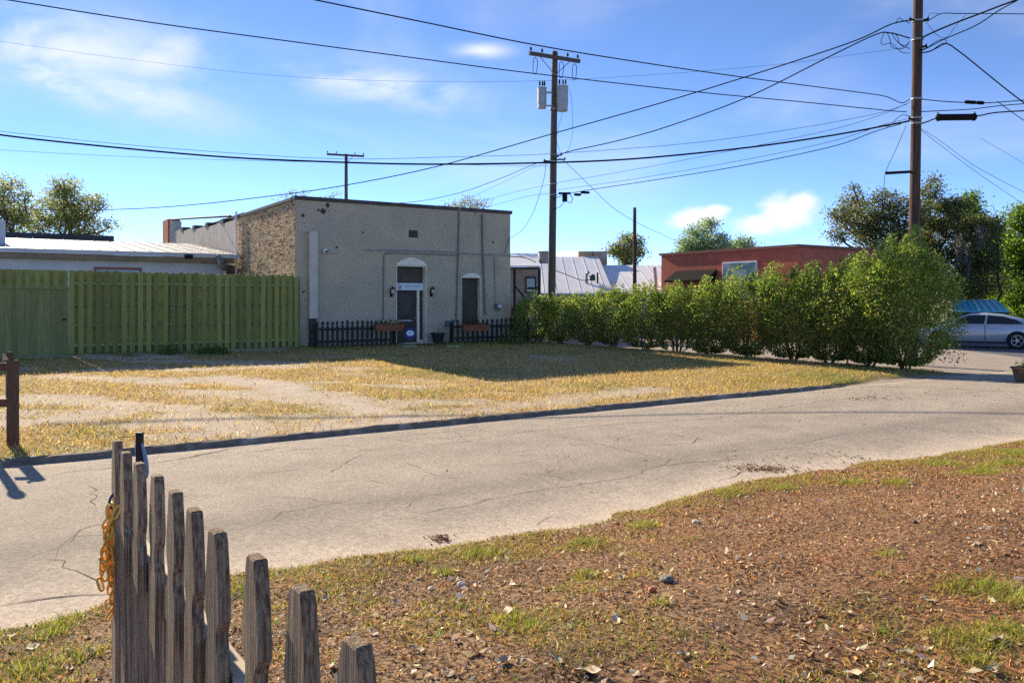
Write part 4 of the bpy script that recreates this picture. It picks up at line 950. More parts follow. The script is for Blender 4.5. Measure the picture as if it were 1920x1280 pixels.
tree('background_tree', 'sparse treetop peeping over the left corner of the grey roof', at(560, 562, 52)-Vector((0, 0, 2)), lob(52, [(545, 362, 9), (522, 377, 7), (560, 372, 14), (535, 372, 8), (570, 362, 5), (622, 372, 10), (605, 378, 12), (632, 364, 6)], .5), 90, 7, .22, .12, OAKC, .1)
tree('background_tree', 'sparse treetop peeping over the right half of the grey roof', at(872, 562, 50)-Vector((0, 0, 2)), lob(50, [(870, 385, 16), (850, 390, 14), (895, 385, 14), (880, 372, 8), (840, 388, 8), (912, 380, 7)], .7), 170, 9, .22, .11, OLIVE+OAKC, .1)
# grey moss hanging in the dark oak
for i, (px, py, L) in enumerate(((1797, 440, 1.7), (1812, 455, 1.9), (1655, 450, 1.0), (1838, 425, 1.3))):
    a = at(px, py, 43.8); n = 220; k = rng.uniform(0, 1, n)
    c = np.stack([rng.normal(0, .16, n)*(1-.6*k), rng.normal(0, .16, n)*(1-.6*k), -k*L], 1)
    me = np_mesh('moss_drape', leaf_cards(c, rng.uniform(.15, .35, n), .2, (0, 0, -2)), 4, 'leaf', pal(n, [(.20, .20, .17), (.15, .15, .13)]))
    tag(link('moss_drape', me, None, a), ('grey moss drape hanging at the right side of the dark oak, left strand', 'long grey moss drape in the dark oak, right of its neighbour', 'short grey moss drape in the dark oak left of the brown pole', 'grey moss drape at the border of oak and bright tree')[i], 'moss', 'moss drapes in the oak', 'stuff')

# hedge of separate shrubs
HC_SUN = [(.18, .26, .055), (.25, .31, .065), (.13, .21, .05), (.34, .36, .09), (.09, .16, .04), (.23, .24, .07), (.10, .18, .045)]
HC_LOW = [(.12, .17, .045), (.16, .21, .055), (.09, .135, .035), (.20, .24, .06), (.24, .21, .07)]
ROWS = [(1008, 1.75, .80), (1049, 1.85, .75), (1097, 2.0, .80), (1143, 2.12, .82), (1200, 2.3, .85), (1258, 2.45, .85), (1322, 2.62, .9), (1397, 2.72, .98), (1480, 2.95, 1.0), (1552, 2.85, 1.0), (1625, 3.4, 1.05), (1696, 3.75, 1.05)]
ORD = ['first', 'second', 'third', 'fourth', 'fifth', 'sixth', 'seventh', 'eighth', 'ninth', 'tenth', 'eleventh']
for i, (px, h, rr) in enumerate(ROWS):
    q = (px-CX)/F; k = (q*H0.y-H0.x)/(H1.x-H0.x-q*(H1.y-H0.y)); b = H0.lerp(H1, k); b = b+HN*(-.35*math.sin(math.pi*k)*-1.0)
    h *= random.uniform(.86, .95); s, t_ = to_st(b.x, b.y); b.z = float(lot_z(s, t_))
    lab = (ORD[i]+' shrub of the hedge counted from the dark picket fence') if i < 11 else 'big yellow green end shrub of the hedge under the brown pole'
    t = thing('hedge_shrub', lab, 'shrub', b, 0, 'hedge shrubs')
    sm = MB()
    for j in range(9):
        a = random.uniform(0, 6.28); d = Vector((math.cos(a), math.sin(a), 0)); top = d*rr*random.uniform(.3, .75)+Vector((0, 0, h*random.uniform(.5, .8)))
        branch(sm, d*random.uniform(.03, .16)+Vector((0, 0, -.05)), top, .026, .008, 5, .16, 5)
    sm.build('stems', 'twig', t)
    rr *= 1.30; n = int(7800*rr*rr*h/2.2)
    zc = rng.uniform(0, 1, n*2); ang = rng.uniform(0, 2*np.pi, n*2)
    prof = rr*(.30+.70*np.clip((zc-.0)/.30, 0, 1)**.7)*(1-.50*np.clip((zc-.55)/.45, 0, 1)**2)
    lump = .72+.50*vnoise(ang*1.9+i*7, zc*4.2, 90+i)
    rad = prof*lump*rng.uniform(.15, 1, n*2)**.45
    hh = h*(1+.10*np.sin(ang*2+i)+.08*np.sin(ang*5+2*i))
    P = np.stack([rad*np.cos(ang), rad*np.sin(ang), (.10+zc*(hh-.10))], 1)
    keep = fbm(P[:, 0]*2.6+i*3, P[:, 2]*2.6+P[:, 1]*1.9, 120+i, 3)+.22*np.clip(zc, 0, .5) > .44
    P = P[keep][:n]; zc = P[:, 2]/h; m = len(P)
    cols = np.where((rng.uniform(0, 1, m) < np.clip((zc-.38)*2.0, .05, .92))[:, None], pal(m, HC_SUN), pal(m, HC_LOW))  # sunlit top put into the leaf colours: lighter palette more often higher up
    if i == 11: cols = np.where((rng.uniform(0, 1, m) < .45)[:, None], pal(m, HC_SUN), cols)
    # upright shoots breaking the outline
    sh = []; shc = []
    for j in range(int(44*rr)):
        a = random.uniform(0, 6.28); r = rr*random.uniform(0, .8); z0 = h*random.uniform(.82, .98)*(1-.25*(r/rr)**2); L = random.uniform(.08, .50)
        kk = rng.uniform(0, 1, 22); sh.append(np.stack([r*math.cos(a)+rng.normal(0, .035, 22), r*math.sin(a)+rng.normal(0, .035, 22), z0+kk*L], 1)); shc.append(pal(22, HC_SUN))
    Q = np.concatenate([P]+sh); C = np.concatenate([cols]+shc)
    if i == 11:      # low straggling side branches
        e = []
        for j in range(16):
            a = random.uniform(-.9, .5); L = random.uniform(.9, 1.7); z = random.uniform(.15, .7); kk = rng.uniform(.3, 1, 34)
            e.append(np.stack([kk*L*math.cos(a)+rng.normal(0, .07, 34), kk*L*math.sin(a)+rng.normal(0, .07, 34), z+.1*np.sin(kk*3)+rng.normal(0, .06, 34)], 1))
        e = np.concatenate(e); Q = np.concatenate([Q, e]); C = np.concatenate([C, pal(len(e), OAKC+HC_LOW)])
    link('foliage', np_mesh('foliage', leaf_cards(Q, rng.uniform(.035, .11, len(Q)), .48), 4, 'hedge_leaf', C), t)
# undergrowth bush right of the facade and weeds along the green fence
def bush(name, label, p, r, h, n, leaf, cols, cat='bush', group=None):
    t = thing(name, label, cat, p, 0, group); sm = MB()
    for j in range(6):
        a = random.uniform(0, 6.28); branch(sm, Vector((0, 0, -.03)), Vector((math.cos(a)*r*.6, math.sin(a)*r*.6, h*random.uniform(.5, .9))), .012, .004, 3, .1, 4)
    sm.build('stems', 'twig', t)
    d = unit(rng.standard_normal((n, 3))); d[:, 2] = np.abs(d[:, 2]); c = d*rng.uniform(.2, 1, (n, 1))**.5*np.array((r, r, h))*(.75+.5*rng.uniform(0, 1, (n, 1)))
    link('foliage', np_mesh('foliage', leaf_cards(c, rng.uniform(.6, 1.3, n)*leaf, .5), 4, 'leaf', pal(n, cols)), t)
p = lot_pt(965, 644); bush('low_bush', 'low dark bush at the end of the right picket fence', p, .6, .75, 900, .07, HC_LOW+OAKC)
for px, r, h, lab in ((385, .34, .26, 'light green weed at the fence foot, left of a pair'), (413, .30, .28, 'light green weed at the fence foot, right of a pair'), (318, .32, .30, 'dark green weed at the middle of the fence foot')):
    p = lot_pt(px, 664); bush('weed', lab, p, r, h, 420, .07, [(.12, .19, .05), (.09, .15, .04), (.16, .22, .07)] if px > 350 else HC_LOW, 'weed', 'weeds along the green fence')

# ------------------------------------------------------------------ parked car and dumpster beyond the street
def car(label, p, rz):
    t = thing('parked_car', label, 'car', p, rz)      # local x: forward
    X = [-2.42, -2.36, -2.1, -1.75, -1.35, -.6, .3, 1.0, 1.45, 1.9, 2.25, 2.40]
    belt = [.72, .96, 1.02, 1.03, 1.01, .98, .95, .93, .88, .80, .70, .60]; hw = [.70, .82, .88, .91, .92, .93, .93, .92, .91, .88, .80, .66]; sill = [.42, .34, .28, .24, .22, .20, .20, .20, .22, .22, .26, .34]
    mb = MB(); k = 9
    for x, b, w, s in zip(X, belt, hw, sill):
        ring = [(-w*.80, s), (-w*.97, s+.10), (-w, (s+b)*.52), (-w*.985, b-.10), (-w*.88, b)]
        ring = ring+[(0, b+.035)]+[(-y, z) for y, z in ring[::-1]]
        mb.v += [(x, y, z) for y, z in ring]
    m = 11
    for i in range(len(X)-1):
        for j in range(m): mb.f.append((i*m+j, i*m+(j+1) % m, (i+1)*m+(j+1) % m, (i+1)*m+j))
    mb.f += [tuple(range(m)), tuple(range((len(X)-1)*m, len(X)*m))]
    mb.build('body', 'car_paint', t, smooth=True)
    gx = [-1.95, -1.55, -.9, -.2, .25, .75, 1.30]; gz = [1.03, 1.22, 1.38, 1.44, 1.42, 1.25, .95]; gw = [.70, .64, .60, .60, .60, .64, .74]
    mb = MB()
    for x, z, w in zip(gx, gz, gw): mb.v += [(x, -.86, .93), (x, -w-.02, z-.05), (x, -w*.8, z), (x, 0, z+.02), (x, w*.8, z), (x, w+.02, z-.05), (x, .86, .93)]
    for i in range(6):
        for j in range(6): mb.f.append((i*7+j, i*7+j+1, (i+1)*7+j+1, (i+1)*7+j))
    mb.f += [tuple(range(7)), tuple(range(42, 49))]
    mb.build('roof', 'car_paint', t, smooth=True)
    for sgn in (-1, 1):
        def side(P): return [(x, sgn*(.872-(z-.93)*.50), z) for x, z in P]
        def pane(name, P):
            P3 = side(P); n = len(P3); Q = [(x, y-sgn*.04, z) for x, y, z in P3]
            MB().add(P3+Q, [tuple(range(n)), tuple(range(2*n-1, n-1, -1))]+[(i, (i+1) % n, (i+1) % n+n, i+n) for i in range(n)]).build(name, 'car_glass', t)
        pane('side_window', [(1.06, .99), (.72, 1.20), (.32, 1.345), (-.28, 1.365), (-.24, 1.00)])
        pane('rear_side_window', [(-.32, 1.00), (-.36, 1.365), (-.85, 1.315), (-1.35, 1.19), (-1.62, 1.05), (-1.4, 1.02)])
        MB().box(-.285, -.265, sgn*.925-.01, sgn*.925+.01, .32, .98).build('door_gap', 'rubber', t)
        MB().box(-.62, -.42, sgn*.95-.015, sgn*.95+.015, .84, .87).build('door_handle', 'rim', t)
        MB().box(-1.0, 1.0, sgn*.915-.015, sgn*.915+.015, .20, .27).build('sill_trim', 'rubber', t)
        soft(MB().box(.82, 1.02, sgn*1.02-.09, sgn*1.02+.09, .96, 1.08).build('wing_mirror', 'car_paint', t), .03)
        MB().box(-2.40, -2.12, sgn*.80-.05, sgn*.80+.05, .80, .92).build('tail_light', 'tail_red', t); MB().box(2.05, 2.30, sgn*.76-.06, sgn*.76+.05, .60, .70).build('headlight', 'white', t)
        for x in (-1.42, 1.42):
            MB().lathe([(.39, -.02), (.39, .02)], (x, sgn*.915, .34), 'y', 24).build('wheel_arch', 'rubber', t)
            w = MB().lathe([(.22, -.10), (.31, -.11), (.335, -.06), (.335, .06), (.31, .11), (.22, .10)], (x, sgn*.86, .335), 'y', 26).build('tyre', 'rubber', t)
            MB().lathe([(.225, -.005), (.225, .005), (.20, .012), (.0, .012)], (x, sgn*.955, .335), 'y', 22).build('rim_back', 'rubber', w)
            for a in range(5):
                q = a*1.2566; MB().tube([(x+.04*math.cos(q), sgn*.985, .335+.04*math.sin(q)), (x+.215*math.cos(q), sgn*.98, .335+.215*math.sin(q))], [.035, .028], 5).build('spoke', 'rim', w)
            MB().lathe([(.0, -.02), (.05, -.02), (.05, .02), (.0, .02)], (x, sgn*.985, .335), 'y', 12).build('hub_cap', 'rim', w)
            ring = [(x+.218*math.cos(6.283*i/24), sgn*.975, .335+.218*math.sin(6.283*i/24)) for i in range(25)]
            MB().tube(ring, .014, 5).build('rim_ring', 'rim', w)
    return t
cp = flat_pt(1836, 650); car('silver sedan parked beyond the hedge at the right edge', (cp.x, cp.y, 0), R(146))
dp = flat_pt(1832, 632); dp = Vector((dp.x, dp.y, 0))
t = thing('dumpster', 'green dumpster with turquoise ribbed lid behind the silver car', 'dumpster', dp, R(-20))
MB().box(-1.2, 1.2, -.8, .8, 0, 1.35, -.12, -.1).build('bin', 'bin_green', t)
ld = MB().add([(-1.3, -1.0, 1.36), (1.3, -1.0, 1.36), (1.1, .9, 1.95), (-1.1, .9, 1.95), (-1.3, -1.0, 1.42), (1.3, -1.0, 1.42), (1.1, .9, 2.01), (-1.1, .9, 2.01)], [(0, 3, 2, 1), (4, 5, 6, 7), (0, 1, 5, 4), (1, 2, 6, 5), (2, 3, 7, 6), (3, 0, 4, 7)]).build('lid', 'bin_blue', t)
for k in range(7): x = -1.05+k*.33; MB().tube([(x, -1.0, 1.43), (x*.86, .9, 2.02)], .035, 5).build('rib', 'white' if k > 2 else 'bin_blue', ld)
for x in (-1.0, 1.0): MB().lathe([(.0, -.04), (.08, -.04), (.08, .04), (.0, .04)], (x, -.9, .08), 'y', 10).build('wheel', 'rubber', t)
# planter at the right edge
pp = flat_pt(1926, 720); t = thing('wooden_planter', 'weathered tapered planter with sprouts at the right edge', 'planter', (pp.x, pp.y, 0), R(15))
MB().box(-.16, .16, -.16, .16, 0, .40, -.07, -.07).build('box', 'planter_wood', t); MB().box(-.245, .245, -.245, .245, .36, .41).build('rim', 'planter_wood', t)
n = 120; c = np.stack([rng.uniform(-.2, .2, n), rng.uniform(-.2, .2, n), .40+np.abs(rng.normal(0, .06, n))], 1); link('sprouts', np_mesh('sprouts', leaf_cards(c, rng.uniform(.04, .09, n), .4), 4, 'leaf', pal(n, HC_SUN)), t)['kind'] = 'stuff'

# ------------------------------------------------------------------ far left post and picket end on the lot
lf = lot_pt(23, 832); lf.z = .06
t = thing('picket_fence_end', 'brown wooden fence end with posts and rail at the left edge by the kerb', 'fence', lf, 0)
soft(MB().box(-.05, .065, -.05, .05, -.1, 1.14).build('post', 'post_wood', t), .006)
soft(MB().box(-.14, -.08, .10, .16, -.1, 1.24).build('rear_post', 'post_wood', t), .006)
MB().box(-.22, -.051, -.02, .02, .52, .62).build('rail', 'post_wood', t); MB().box(-.22, -.051, -.02, .02, 1.0, 1.10).build('rail', 'post_wood', t)
MB().prism([(-.11, .63), (-.055, .63), (-.065, .80), (-.085, .90), (-.11, .93)], .03, .06).build('pale_picket', 'pale_wood', t)  # small pale wood sliver at the fence end
MB().prism([(-.12, 1.142), (-.052, 1.142), (-.12, 1.23)], -.01, .02).build('pale_picket', 'pale_wood', t)
MB().tube([(-.145, -.25, -.1), (-.14, -.25, 1.30)], .055, 10).build('near_post', 'old_wood', t); MB().lathe([(.06, 0), (.075, .04), (.08, .12), (.05, .19), (.0, .21)], (-.14, -.25, 1.301), 'z', 12).build('post_cap', 'steel', t)

# ------------------------------------------------------------------ foreground picket fence
TOPS = [(222, 825), (240, 845), (262, 866), (290, 890), (325, 918), (361, 950), (408, 989), (476, 1038), (554, 1100), (652, 1190)]
FZ = 1.55
fa = at(222, 825, (EYE-FZ)*F/(825-HZ)); fb = at(652, 1190, (EYE-FZ)*F/(1190-HZ))
fd = (fb-fa); fd.z = 0; FL = fd.length; fd.normalize(); fang = math.atan2(fd.y, fd.x)
ff = thing('picket_fence', 'weathered grey brown picket fence in the foreground', 'fence', (fa.x, fa.y, 0), fang)
def picket_mesh(k):
    h = 1.42; w = .088
    j = lambda a=.004: random.uniform(-a, a)
    R_ = [(w*.50, 0), (w*.50, h-.245), (w*.36+j(), h-.215), (w*.37+j(), h-.195), (w*.52+j(), h-.165), (w*.55, h-.14), (w*.46, h-.08), (w*.30+j(), h-.02), (w*.24, h)]
    P = R_+[(-x, z) for x, z in R_[::-1]]
    n = len(P); th = .0125; mb = MB()
    # subdivided lengthways for slight warp
    mb.prism(P, -th, th); return mb.mesh('picket', 'old_wood')
for i, (px, py) in enumerate(TOPS):
    q = (px-CX)/F; k = (q*fa.y-fa.x)/(fd.x-q*fd.y); Y = fa.y+fd.y*k; zt = EYE+(HZ-py)/F*Y
    o = link('picket', picket_mesh(i), ff, (k, 0, zt-1.42)); o.rotation_euler = (random.gauss(.0, .004), random.gauss(.010, .004), random.gauss(0, .02)); soft(o, .003, 1)
for k in range(3):
    o = link('picket', picket_mesh(k), ff, (FL+.2*(k+1), 0, FZ-1.42)); soft(o, .003, 1)
for z in (FZ-.33, FZ-1.0):
    soft(MB().box(-.08, FL+.75, .014, .054, z-.045, z+.045).build('rail', 'pale_wood', ff), .004)
for x in (.05, FL+.6): soft(MB().box(x-.045, x+.045, .056, .146, 0, FZ-.45).build('post', 'old_wood', ff), .004)
# black stake with blue reflector behind the fence, blue cord and orange chain
bp = at(262, 810, 2.80); t = thing('reflector_stake', 'black stake with round blue reflector behind the picket fence', 'stake', (bp.x, bp.y, .25), 0)
soft(MB().box(-.0115, .0115, -.008, .008, -.2, bp.z-.25).build('stake', 'black_post', t), .002)
o = MB().lathe([(.0, -.003), (.058, -.003), (.062, 0), (.058, .003), (.0, .003)], (0, 0, 0), 'y', 26).build('disc', 'blue_plastic', t, (.0, .016, bp.z-.25-.095)); o.rotation_euler = (R(8), R(-24), R(-52)); o.scale = (1, 1, 1.15)
MB().tube([(-.075, .0, bp.z-.25-.018), (-.03, -.009, bp.z-.25-.014), (0, -.0095, bp.z-.25-.011), (.014, -.009, bp.z-.25-.008)], .0015, 5).build('tie_wire', 'iron', t)
cl = at(211, 936, fa.y-.02)
cd = MB(); ring = []
for i in range(25):
    a = 6.283*i/24; ring.append((.020*math.cos(a)+.010, .012*math.sin(a), .024*math.sin(a)+.006*math.cos(a)))
cd.tube(ring, .0042, 8)
cd.tube([(.02, -.02, .018), (.035, -.015, .012), (.05, .0, .010)], .0035, 6)
tag(cd.build('cord_loop', 'blue_cord', None, cl, 0, True), 'dark blue cord loop tied to the farthest foreground picket', 'cord')
def link_mesh():
    mb = MB(); P = []
    n = 16
    for i in range(n+1):
        a = 6.283*i/n; P.append((.0105*math.cos(a), 0, .0165*math.sin(a)+(.006 if math.sin(a) > 0 else -.006)*(abs(math.sin(a)) > .2)))
    mb.tube(P, .0036, 7, False); return mb.mesh('link', 'orange_plastic', True)
lm = link_mesh(); ch = thing('plastic_chain', 'bundled orange plastic chain hanging from the blue cord', 'chain', (cl.x, cl.y, cl.z-.03), 0)
def strand(x0, y0, z0, x1, y1, z1, n):
    for i in range(n):
        k = i/max(1, n-1); o = link('link', lm, ch, (x0+(x1-x0)*k+random.gauss(0, .003), y0+(y1-y0)*k+random.gauss(0, .003), z0+(z1-z0)*k))
        o.rotation_euler = (random.gauss(0, .25), random.gauss(0, .25), (1.57 if i % 2 else 0)+random.gauss(0, .35))
for x0, y0, x1, z1, n in ((.018, 0, .005, -.20, 7), (.010, -.012, -.010, -.20, 7), (.002, .01, -.018, -.19, 7), (-.004, -.01, -.022, -.17, 6), (.014, .015, -.004, -.22, 8), (.022, -.006, .012, -.15, 6), (.0, .0, .002, -.20, 7), (.012, -.018, -.016, -.14, 5), (.02, .008, -.008, -.24, 8), (.004, -.016, -.020, -.23, 8), (-.002, .014, .006, -.10, 4), (.010, .0, -.012, -.17, 6)):
    strand(x0, y0, -.005, x1, y0*1.6, z1, n)
strand(-.006, 0, -.20, -.006, 0, -.335, 6)

# ------------------------------------------------------------------ grass, litter and loose things on the ground
def world_pts(s, t, z): return np.stack([U.x*s+V.x*t, U.y*s+V.y*t, z], 1)
def in_view(P, pad=60):
    px = P[:, 0]/np.maximum(P[:, 1], .01)*F+CX; py = HZ+(EYE-P[:, 2])/np.maximum(P[:, 1], .01)*F
    return (P[:, 1] > .8) & (px > -pad) & (px < 1920+pad) & (py < 1280+3*pad)
# lot grass
n = 300000
s = rng.uniform(-12, 24, n); tt = KERB_T+.12+(27-KERB_T)*rng.uniform(0, 1, n)**1.25; z = lot_z(s, tt)
dens = (1-sand_mask(s, tt))*(.35+.9*fbm(s*2.2, tt*2.2, 140)); k = (rng.uniform(0, 1, n) < dens) & (z > .02)
s, tt, z = s[k], tt[k], z[k]; P = world_pts(s, tt, z); v = in_view(P); s, tt, P = s[v], tt[v], P[v]; n = len(P)
g = green_mask(s, tt); c = np.where((rng.uniform(0, 1, n) < g*.75)[:, None], pal(n, [(.25, .28, .065), (.32, .31, .075), (.18, .22, .055)]), pal(n, [(.62, .46, .19), (.54, .38, .14), (.72, .58, .30), (.40, .27, .10), (.56, .48, .16), (.30, .20, .09)], .24))
vv, cc = blades(P, rng.uniform(.02, .075, n)*(.6+.9*fbm(s*1.7, tt*1.7, 147)), rng.uniform(.3, 2.2, n), rng.uniform(.007, .018, n), c)
tag(link('dry_grass', np_mesh('dry_grass', vv, 3, 'blade', cc)), 'dry golden grass covering the empty lot', 'grass', kind='stuff')
# fallen leaves on the lot's left half
n = 5200; s = rng.uniform(-11, 14, n); tt = KERB_T+.2+9*rng.uniform(0, 1, n)**1.6; z = lot_z(s, tt)
k = (rng.uniform(0, 1, n) < np.clip(.9-.09*(s+8), .06, 1)) & (z > .02); P = world_pts(s, tt, z+.015)[k]; n = len(P)
c = leaf_cards(P, rng.uniform(.03, .085, n), .45); c[:, 2] = np.maximum(c[:, 2], np.repeat(P[:, 2]-.008, 4))
tag(link('lot_leaves', np_mesh('lot_leaves', c, 4, 'litter', pal(n, [(.50, .38, .20), (.42, .27, .12), (.30, .17, .08), (.60, .48, .28), (.20, .11, .06)]))), 'fallen leaves strewn over the lot grass', 'leaf litter', kind='stuff')
# near yard: fine litter, green grass patches
def yard_scatter(n, tmax=6.3):
    s = rng.uniform(-7.5, 16, n); tt = rng.uniform(-3.2, tmax, n); d = yard_d(s, tt); z = yard_z(s, tt)
    P = world_pts(s, tt, z); k = in_view(P) & (d > 0); return s[k], tt[k], d[k], P[k]
s, tt, d, P = yard_scatter(640000); pat = fbm(s*1.1, tt*1.1, 150)
k = rng.uniform(0, 1, len(P)) < .45+.5*(pat > .5); P = P[k]; s, tt = s[k], tt[k]; n = len(P)
c = leaf_cards(P+np.array((0, 0, .004)), rng.uniform(.007, .036, n)*rng.uniform(.5, 1.15, n), .36); c[:, 2] = np.clip(c[:, 2], np.repeat(P[:, 2]-.004, 4), np.repeat(P[:, 2]+.020, 4))
rd = sstep(0, 6, s)
colr = np.where((rng.uniform(0, 1, n) < .25+.45*rd)[:, None], pal(n, [(.56, .27, .10), (.48, .21, .075), (.66, .36, .15), (.14, .065, .035), (.84, .58, .34), (.22, .10, .05)], .45), pal(n, [(.58, .40, .21), (.46, .29, .14), (.74, .57, .36), (.13, .08, .05), (.54, .34, .11), (.86, .71, .52), (.18, .11, .06)], .45))
tag(link('leaf_litter', np_mesh('leaf_litter', c, 4, 'litter', colr)), 'brown leaf crumbs and bark litter covering the near yard', 'leaf litter', kind='stuff')
s, tt, d, P = yard_scatter(26000)
k = rng.uniform(0, 1, len(P)) < .55*sstep(.40, .60, fbm(s*1.3, tt*1.3, 157)); Pn = P[k]; n = len(Pn)
c = leaf_cards(Pn+np.array((0, 0, .012)), rng.uniform(.05, .16, n), .045); c[:, 2] = np.clip(c[:, 2], np.repeat(Pn[:, 2], 4), np.repeat(Pn[:, 2]+.022, 4))
tag(link('pine_needles', np_mesh('pine_needles', c, 4, 'litter', pal(n, [(.50, .28, .13), (.60, .42, .24), (.34, .18, .09), (.70, .55, .36)], .25))), 'fallen pine needles and thin twigs strewn over the near yard', 'pine needles', kind='stuff')
s, tt, d, P = yard_scatter(26000); lf_d = (1-.72*sstep(2, 7, s))*(sstep(.40, .64, fbm(s*1.9, tt*1.9, 155))*1.3+.9*np.exp(-((d-.9)/.5)**2)*(1-sstep(4, 8, s)))
k = rng.uniform(0, 1, len(P)) < lf_d*.9; P = P[k]; n = len(P)
c = leaf_cards(P+np.array((0, 0, .012)), rng.uniform(.025, .085, n)*rng.uniform(.5, 1, n), .45); c[:, 2] = np.maximum(c[:, 2], np.repeat(P[:, 2]-.003, 4)); c[:, 2] = np.minimum(c[:, 2], np.repeat(P[:, 2]+.035, 4))
tag(link('leaf_litter', np_mesh('leaf_litter', c, 4, 'litter', pal(n, [(.66, .52, .36), (.50, .34, .20), (.80, .68, .52), (.28, .16, .09), (.56, .36, .15), (.74, .62, .46)], .25))), 'small curled fallen leaves scattered over the near yard', 'leaf litter', kind='stuff')
n0 = 900000; s, tt, d, P = yard_scatter(n0, 6.25)
patch = fbm(s*1.5, tt*1.5, 160, 5); left = 1-sstep(1.5, 6.0, s)
dens = np.clip(sstep(.46, .60, patch)*(.95*left+.03)+1.3*np.exp(-(d/.55)**2)*sstep(.26, .50, fbm(s*1.3, tt*1.3, 165)), 0, 1)
TUFT = [(1370, 925, .17), (1470, 915, .12), (1665, 1040, .07), (1600, 905, .15), (1680, 905, .15), (1850, 1105, .20), (1795, 1105, .11), (1900, 1120, .18), (1810, 1200, .15), (1830, 1240, .09), (1890, 1185, .13), (1890, 870, .28), (1840, 885, .22), (1920, 850, .3), (1100, 1080, .10), (960, 1165, .10), (1205, 985, .13), (1100, 1020, .15), (900, 1040, .14), (780, 1050, .10), (830, 1075, .08), (120, 1170, .10), (100, 1190, .08), (1770, 870, .2), (1000, 1180, .07), (1240, 1130, .06), (440, 1110, .12), (1650, 1080, .04), (1660, 1185, .04), (60, 1260, .12), (150, 1230, .08)]
tuft = 0*s
for px, py, r in TUFT:
    z = .25
    for _ in range(6):
        g = flat_pt(px, py, z); z = float(yard_z(*[np.array(a) for a in to_st(g.x, g.y)]))
    tuft = np.maximum(tuft, np.exp(-(((P[:, 0]-g.x)**2+(P[:, 1]-g.y)**2)/r**2)))
k = rng.uniform(0, 1, len(P)) < np.clip(dens*.70+tuft*1.3, 0, 1)
P, d, tuft = P[k], d[k], tuft[k]; n = len(P)
c = np.where((rng.uniform(0, 1, n) < .66+.30*tuft)[:, None], pal(n, [(.24, .29, .06), (.30, .33, .075), (.18, .24, .055), (.38, .36, .10)]), pal(n, [(.56, .40, .12), (.48, .28, .09), (.62, .48, .20)]))
vv, cc = blades(P, rng.uniform(.012, .036, n)*(1+1.6*tuft), rng.uniform(.3, 1.9, n), rng.uniform(.004, .009, n), c)
tag(link('yard_grass', np_mesh('yard_grass', vv, 3, 'blade', cc)), 'short green grass along the alley edge and in the near yard', 'grass', kind='stuff')

def yard_pt(px, py):
    z = .2
    for _ in range(8): g = flat_pt(px, py, z); z = float(yard_z(*[np.array(a) for a in to_st(g.x, g.y)]))
    g.z = z; return g
mat('dead_leaf', (.66, .54, .39), (.50, .38, .25), 30, .75, .3, 60, vary=.3, spec=.3)
def dead_leaf(w, h, curl):
    mb = MB(); n = 8
    for i in range(n+1):
        k = i/n; hw = w*math.sin(math.pi*min(1, k*.94+.03))**.8*.5; x = (k-.5)*h
        for j in (-1, 0, 1): mb.v.append((x, j*hw, curl*(4*(k-.5)**2*.35+abs(j)*.55)*h*.5+.006*math.sin(9*k+j*2)))
    for i in range(n):
        for j in range(2): mb.f.append((i*3+j, i*3+j+1, (i+1)*3+j+1, (i+1)*3+j))
    me = mb.mesh('dead_leaf', 'dead_leaf', True); return me
LM = [dead_leaf(.05, .11, .28), dead_leaf(.042, .10, .4), dead_leaf(.06, .095, .2)]
BIG = [(1105, 1262, 1.25), (945, 1243, 1.0), (955, 1147, 1.15), (1155, 1165, .9), (785, 1222, .8), (865, 1095, .6), (1045, 1240, .7), (940, 1095, .9), (1740, 1127, 1.0), (1865, 1202, 1.2), (1860, 1262, 1.1), (1590, 1150, .6), (1500, 1200, .7), (1745, 975, .7), (1830, 1020, .8), (1420, 1000, .6), (610, 1125, .9), (1140, 1085, .7), (1165, 1085, .6), (800, 1060, .6), (700, 1190, .8), (1280, 1230, .8), (1340, 1180, .6), (1190, 1265, .7), (1600, 1265, .8), (170, 1225, 1.0), (60, 1215, .9), (130, 1255, .8), (1680, 1027, .6), (1455, 1065, .5), (1015, 1105, .6), (1310, 1085, .5), (880, 1190, .6), (740, 1130, .6), (1540, 1030, .5), (1410, 1135, .5), (20, 1195, .8), (620, 1255, .9), (840, 1265, .8), (1700, 1225, .7)]
for i, (px, py, k) in enumerate(BIG):
    g = yard_pt(px, py); o = link('dry_leaf', LM[i % 3], None, (g.x, g.y, g.z+.010)); o.scale = (k, k, k); o.rotation_euler = (random.gauss(0, .14), random.gauss(0, .12), random.uniform(0, 6.28))
    tag(o, 'pale curled dry leaf lying on the near yard', 'leaf', 'large dry leaves on the near yard')
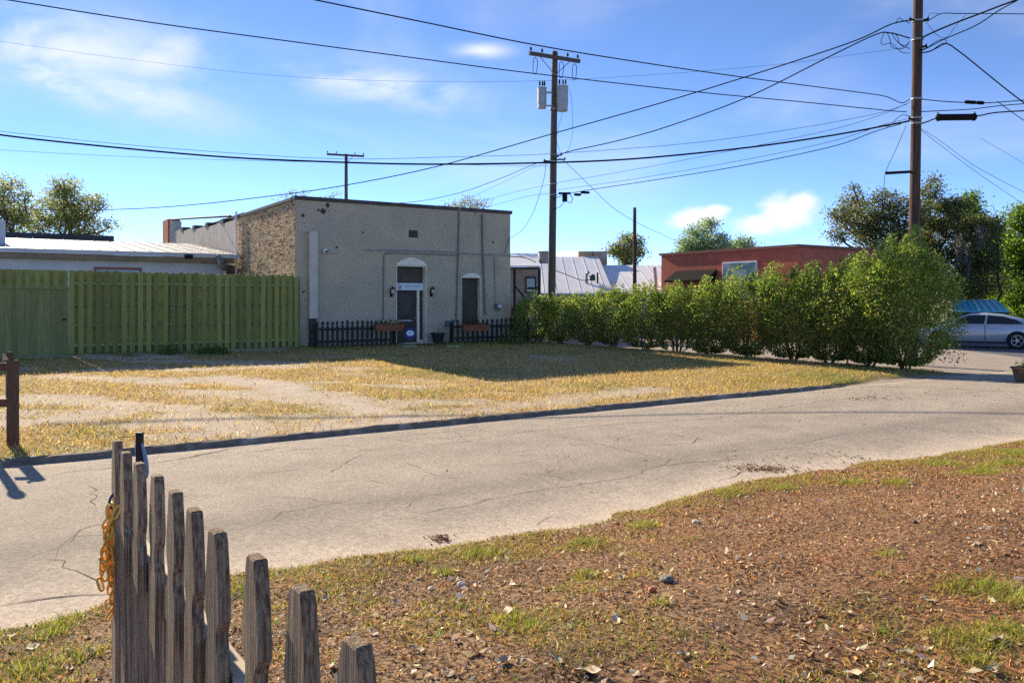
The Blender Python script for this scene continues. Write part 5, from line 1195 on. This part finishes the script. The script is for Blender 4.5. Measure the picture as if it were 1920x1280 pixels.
def rock(p, r, label, m, name, cat, sq=.6):
    bm = bmesh.new(); bmesh.ops.create_icosphere(bm, subdivisions=3, radius=r)
    for v in bm.verts: v.co *= 1+.35*(float(vnoise(v.co.x/r*1.7+r*91, v.co.y/r*1.7+v.co.z/r, 3))-.5); v.co.z *= sq
    me = bpy.data.meshes.new(name); bm.to_mesh(me); bm.free(); me.materials.append(MATS[m])
    tag(link(name, me, None, (p.x, p.y, p.z+r*sq*.6)), label, cat)
rock(yard_pt(1250, 1090), .045, 'grey ball of dried moss lying on the near yard', 'moss_ball', 'moss_clump', 'moss')
rock(yard_pt(1222, 1108), .028, 'small red brown brick fragment beside the moss ball', 'orange_brick', 'brick_fragment', 'rubble')
rock(yard_pt(1305, 980), .034, 'pale stone near the alley edge in the middle of the yard', 'stone', 'stone', 'stone')
rock(yard_pt(865, 1098), .032, 'pale round stone in the left half of the yard', 'stone', 'stone', 'stone')
rock(yard_pt(808, 1105), .026, 'small pale stone left of the round stone', 'stone', 'stone', 'stone', .5)
rock(yard_pt(1715, 980), .02, 'dark red pine cone piece in the right of the yard', 'door_wood', 'cone_piece', 'cone')
# debris swept onto the alley
def debris(px, py, rx, ry, n, label):
    g = flat_pt(px, py); P = np.stack([g.x+rng.normal(0, rx, n), g.y+rng.normal(0, ry, n), 0*np.zeros(n)], 1)
    ss, t2 = U.x*P[:, 0]+U.y*P[:, 1], V.x*P[:, 0]+V.y*P[:, 1]; P[:, 2] = road_z(ss, t2)+.010
    c = leaf_cards(P, rng.uniform(.02, .07, n), .3); c[:, 2] = np.clip(c[:, 2], np.repeat(P[:, 2]-.006, 4), np.repeat(P[:, 2]+.02, 4))
    tag(link('debris', np_mesh('debris', c, 4, 'litter', pal(n, [(.22, .12, .07), (.30, .17, .09), (.15, .085, .05)]))), label, 'debris', kind='stuff')
debris(1440, 882, .20, .10, 260, 'drift of brown pine needles on the alley edge'); debris(825, 1012, .06, .05, 70, 'small patch of brown needles on the alley')
debris(1600, 865, .9, .30, 160, 'scattered bark bits along the right alley edge'); debris(1640, 752, .35, .25, 120, 'dark dry debris on the alley near its mouth'); debris(1800, 740, 2.5, .7, 160, 'scattered crumbs at the alley mouth'); debris(1500, 800, 3, 2, 90, 'scattered crumbs over the alley')
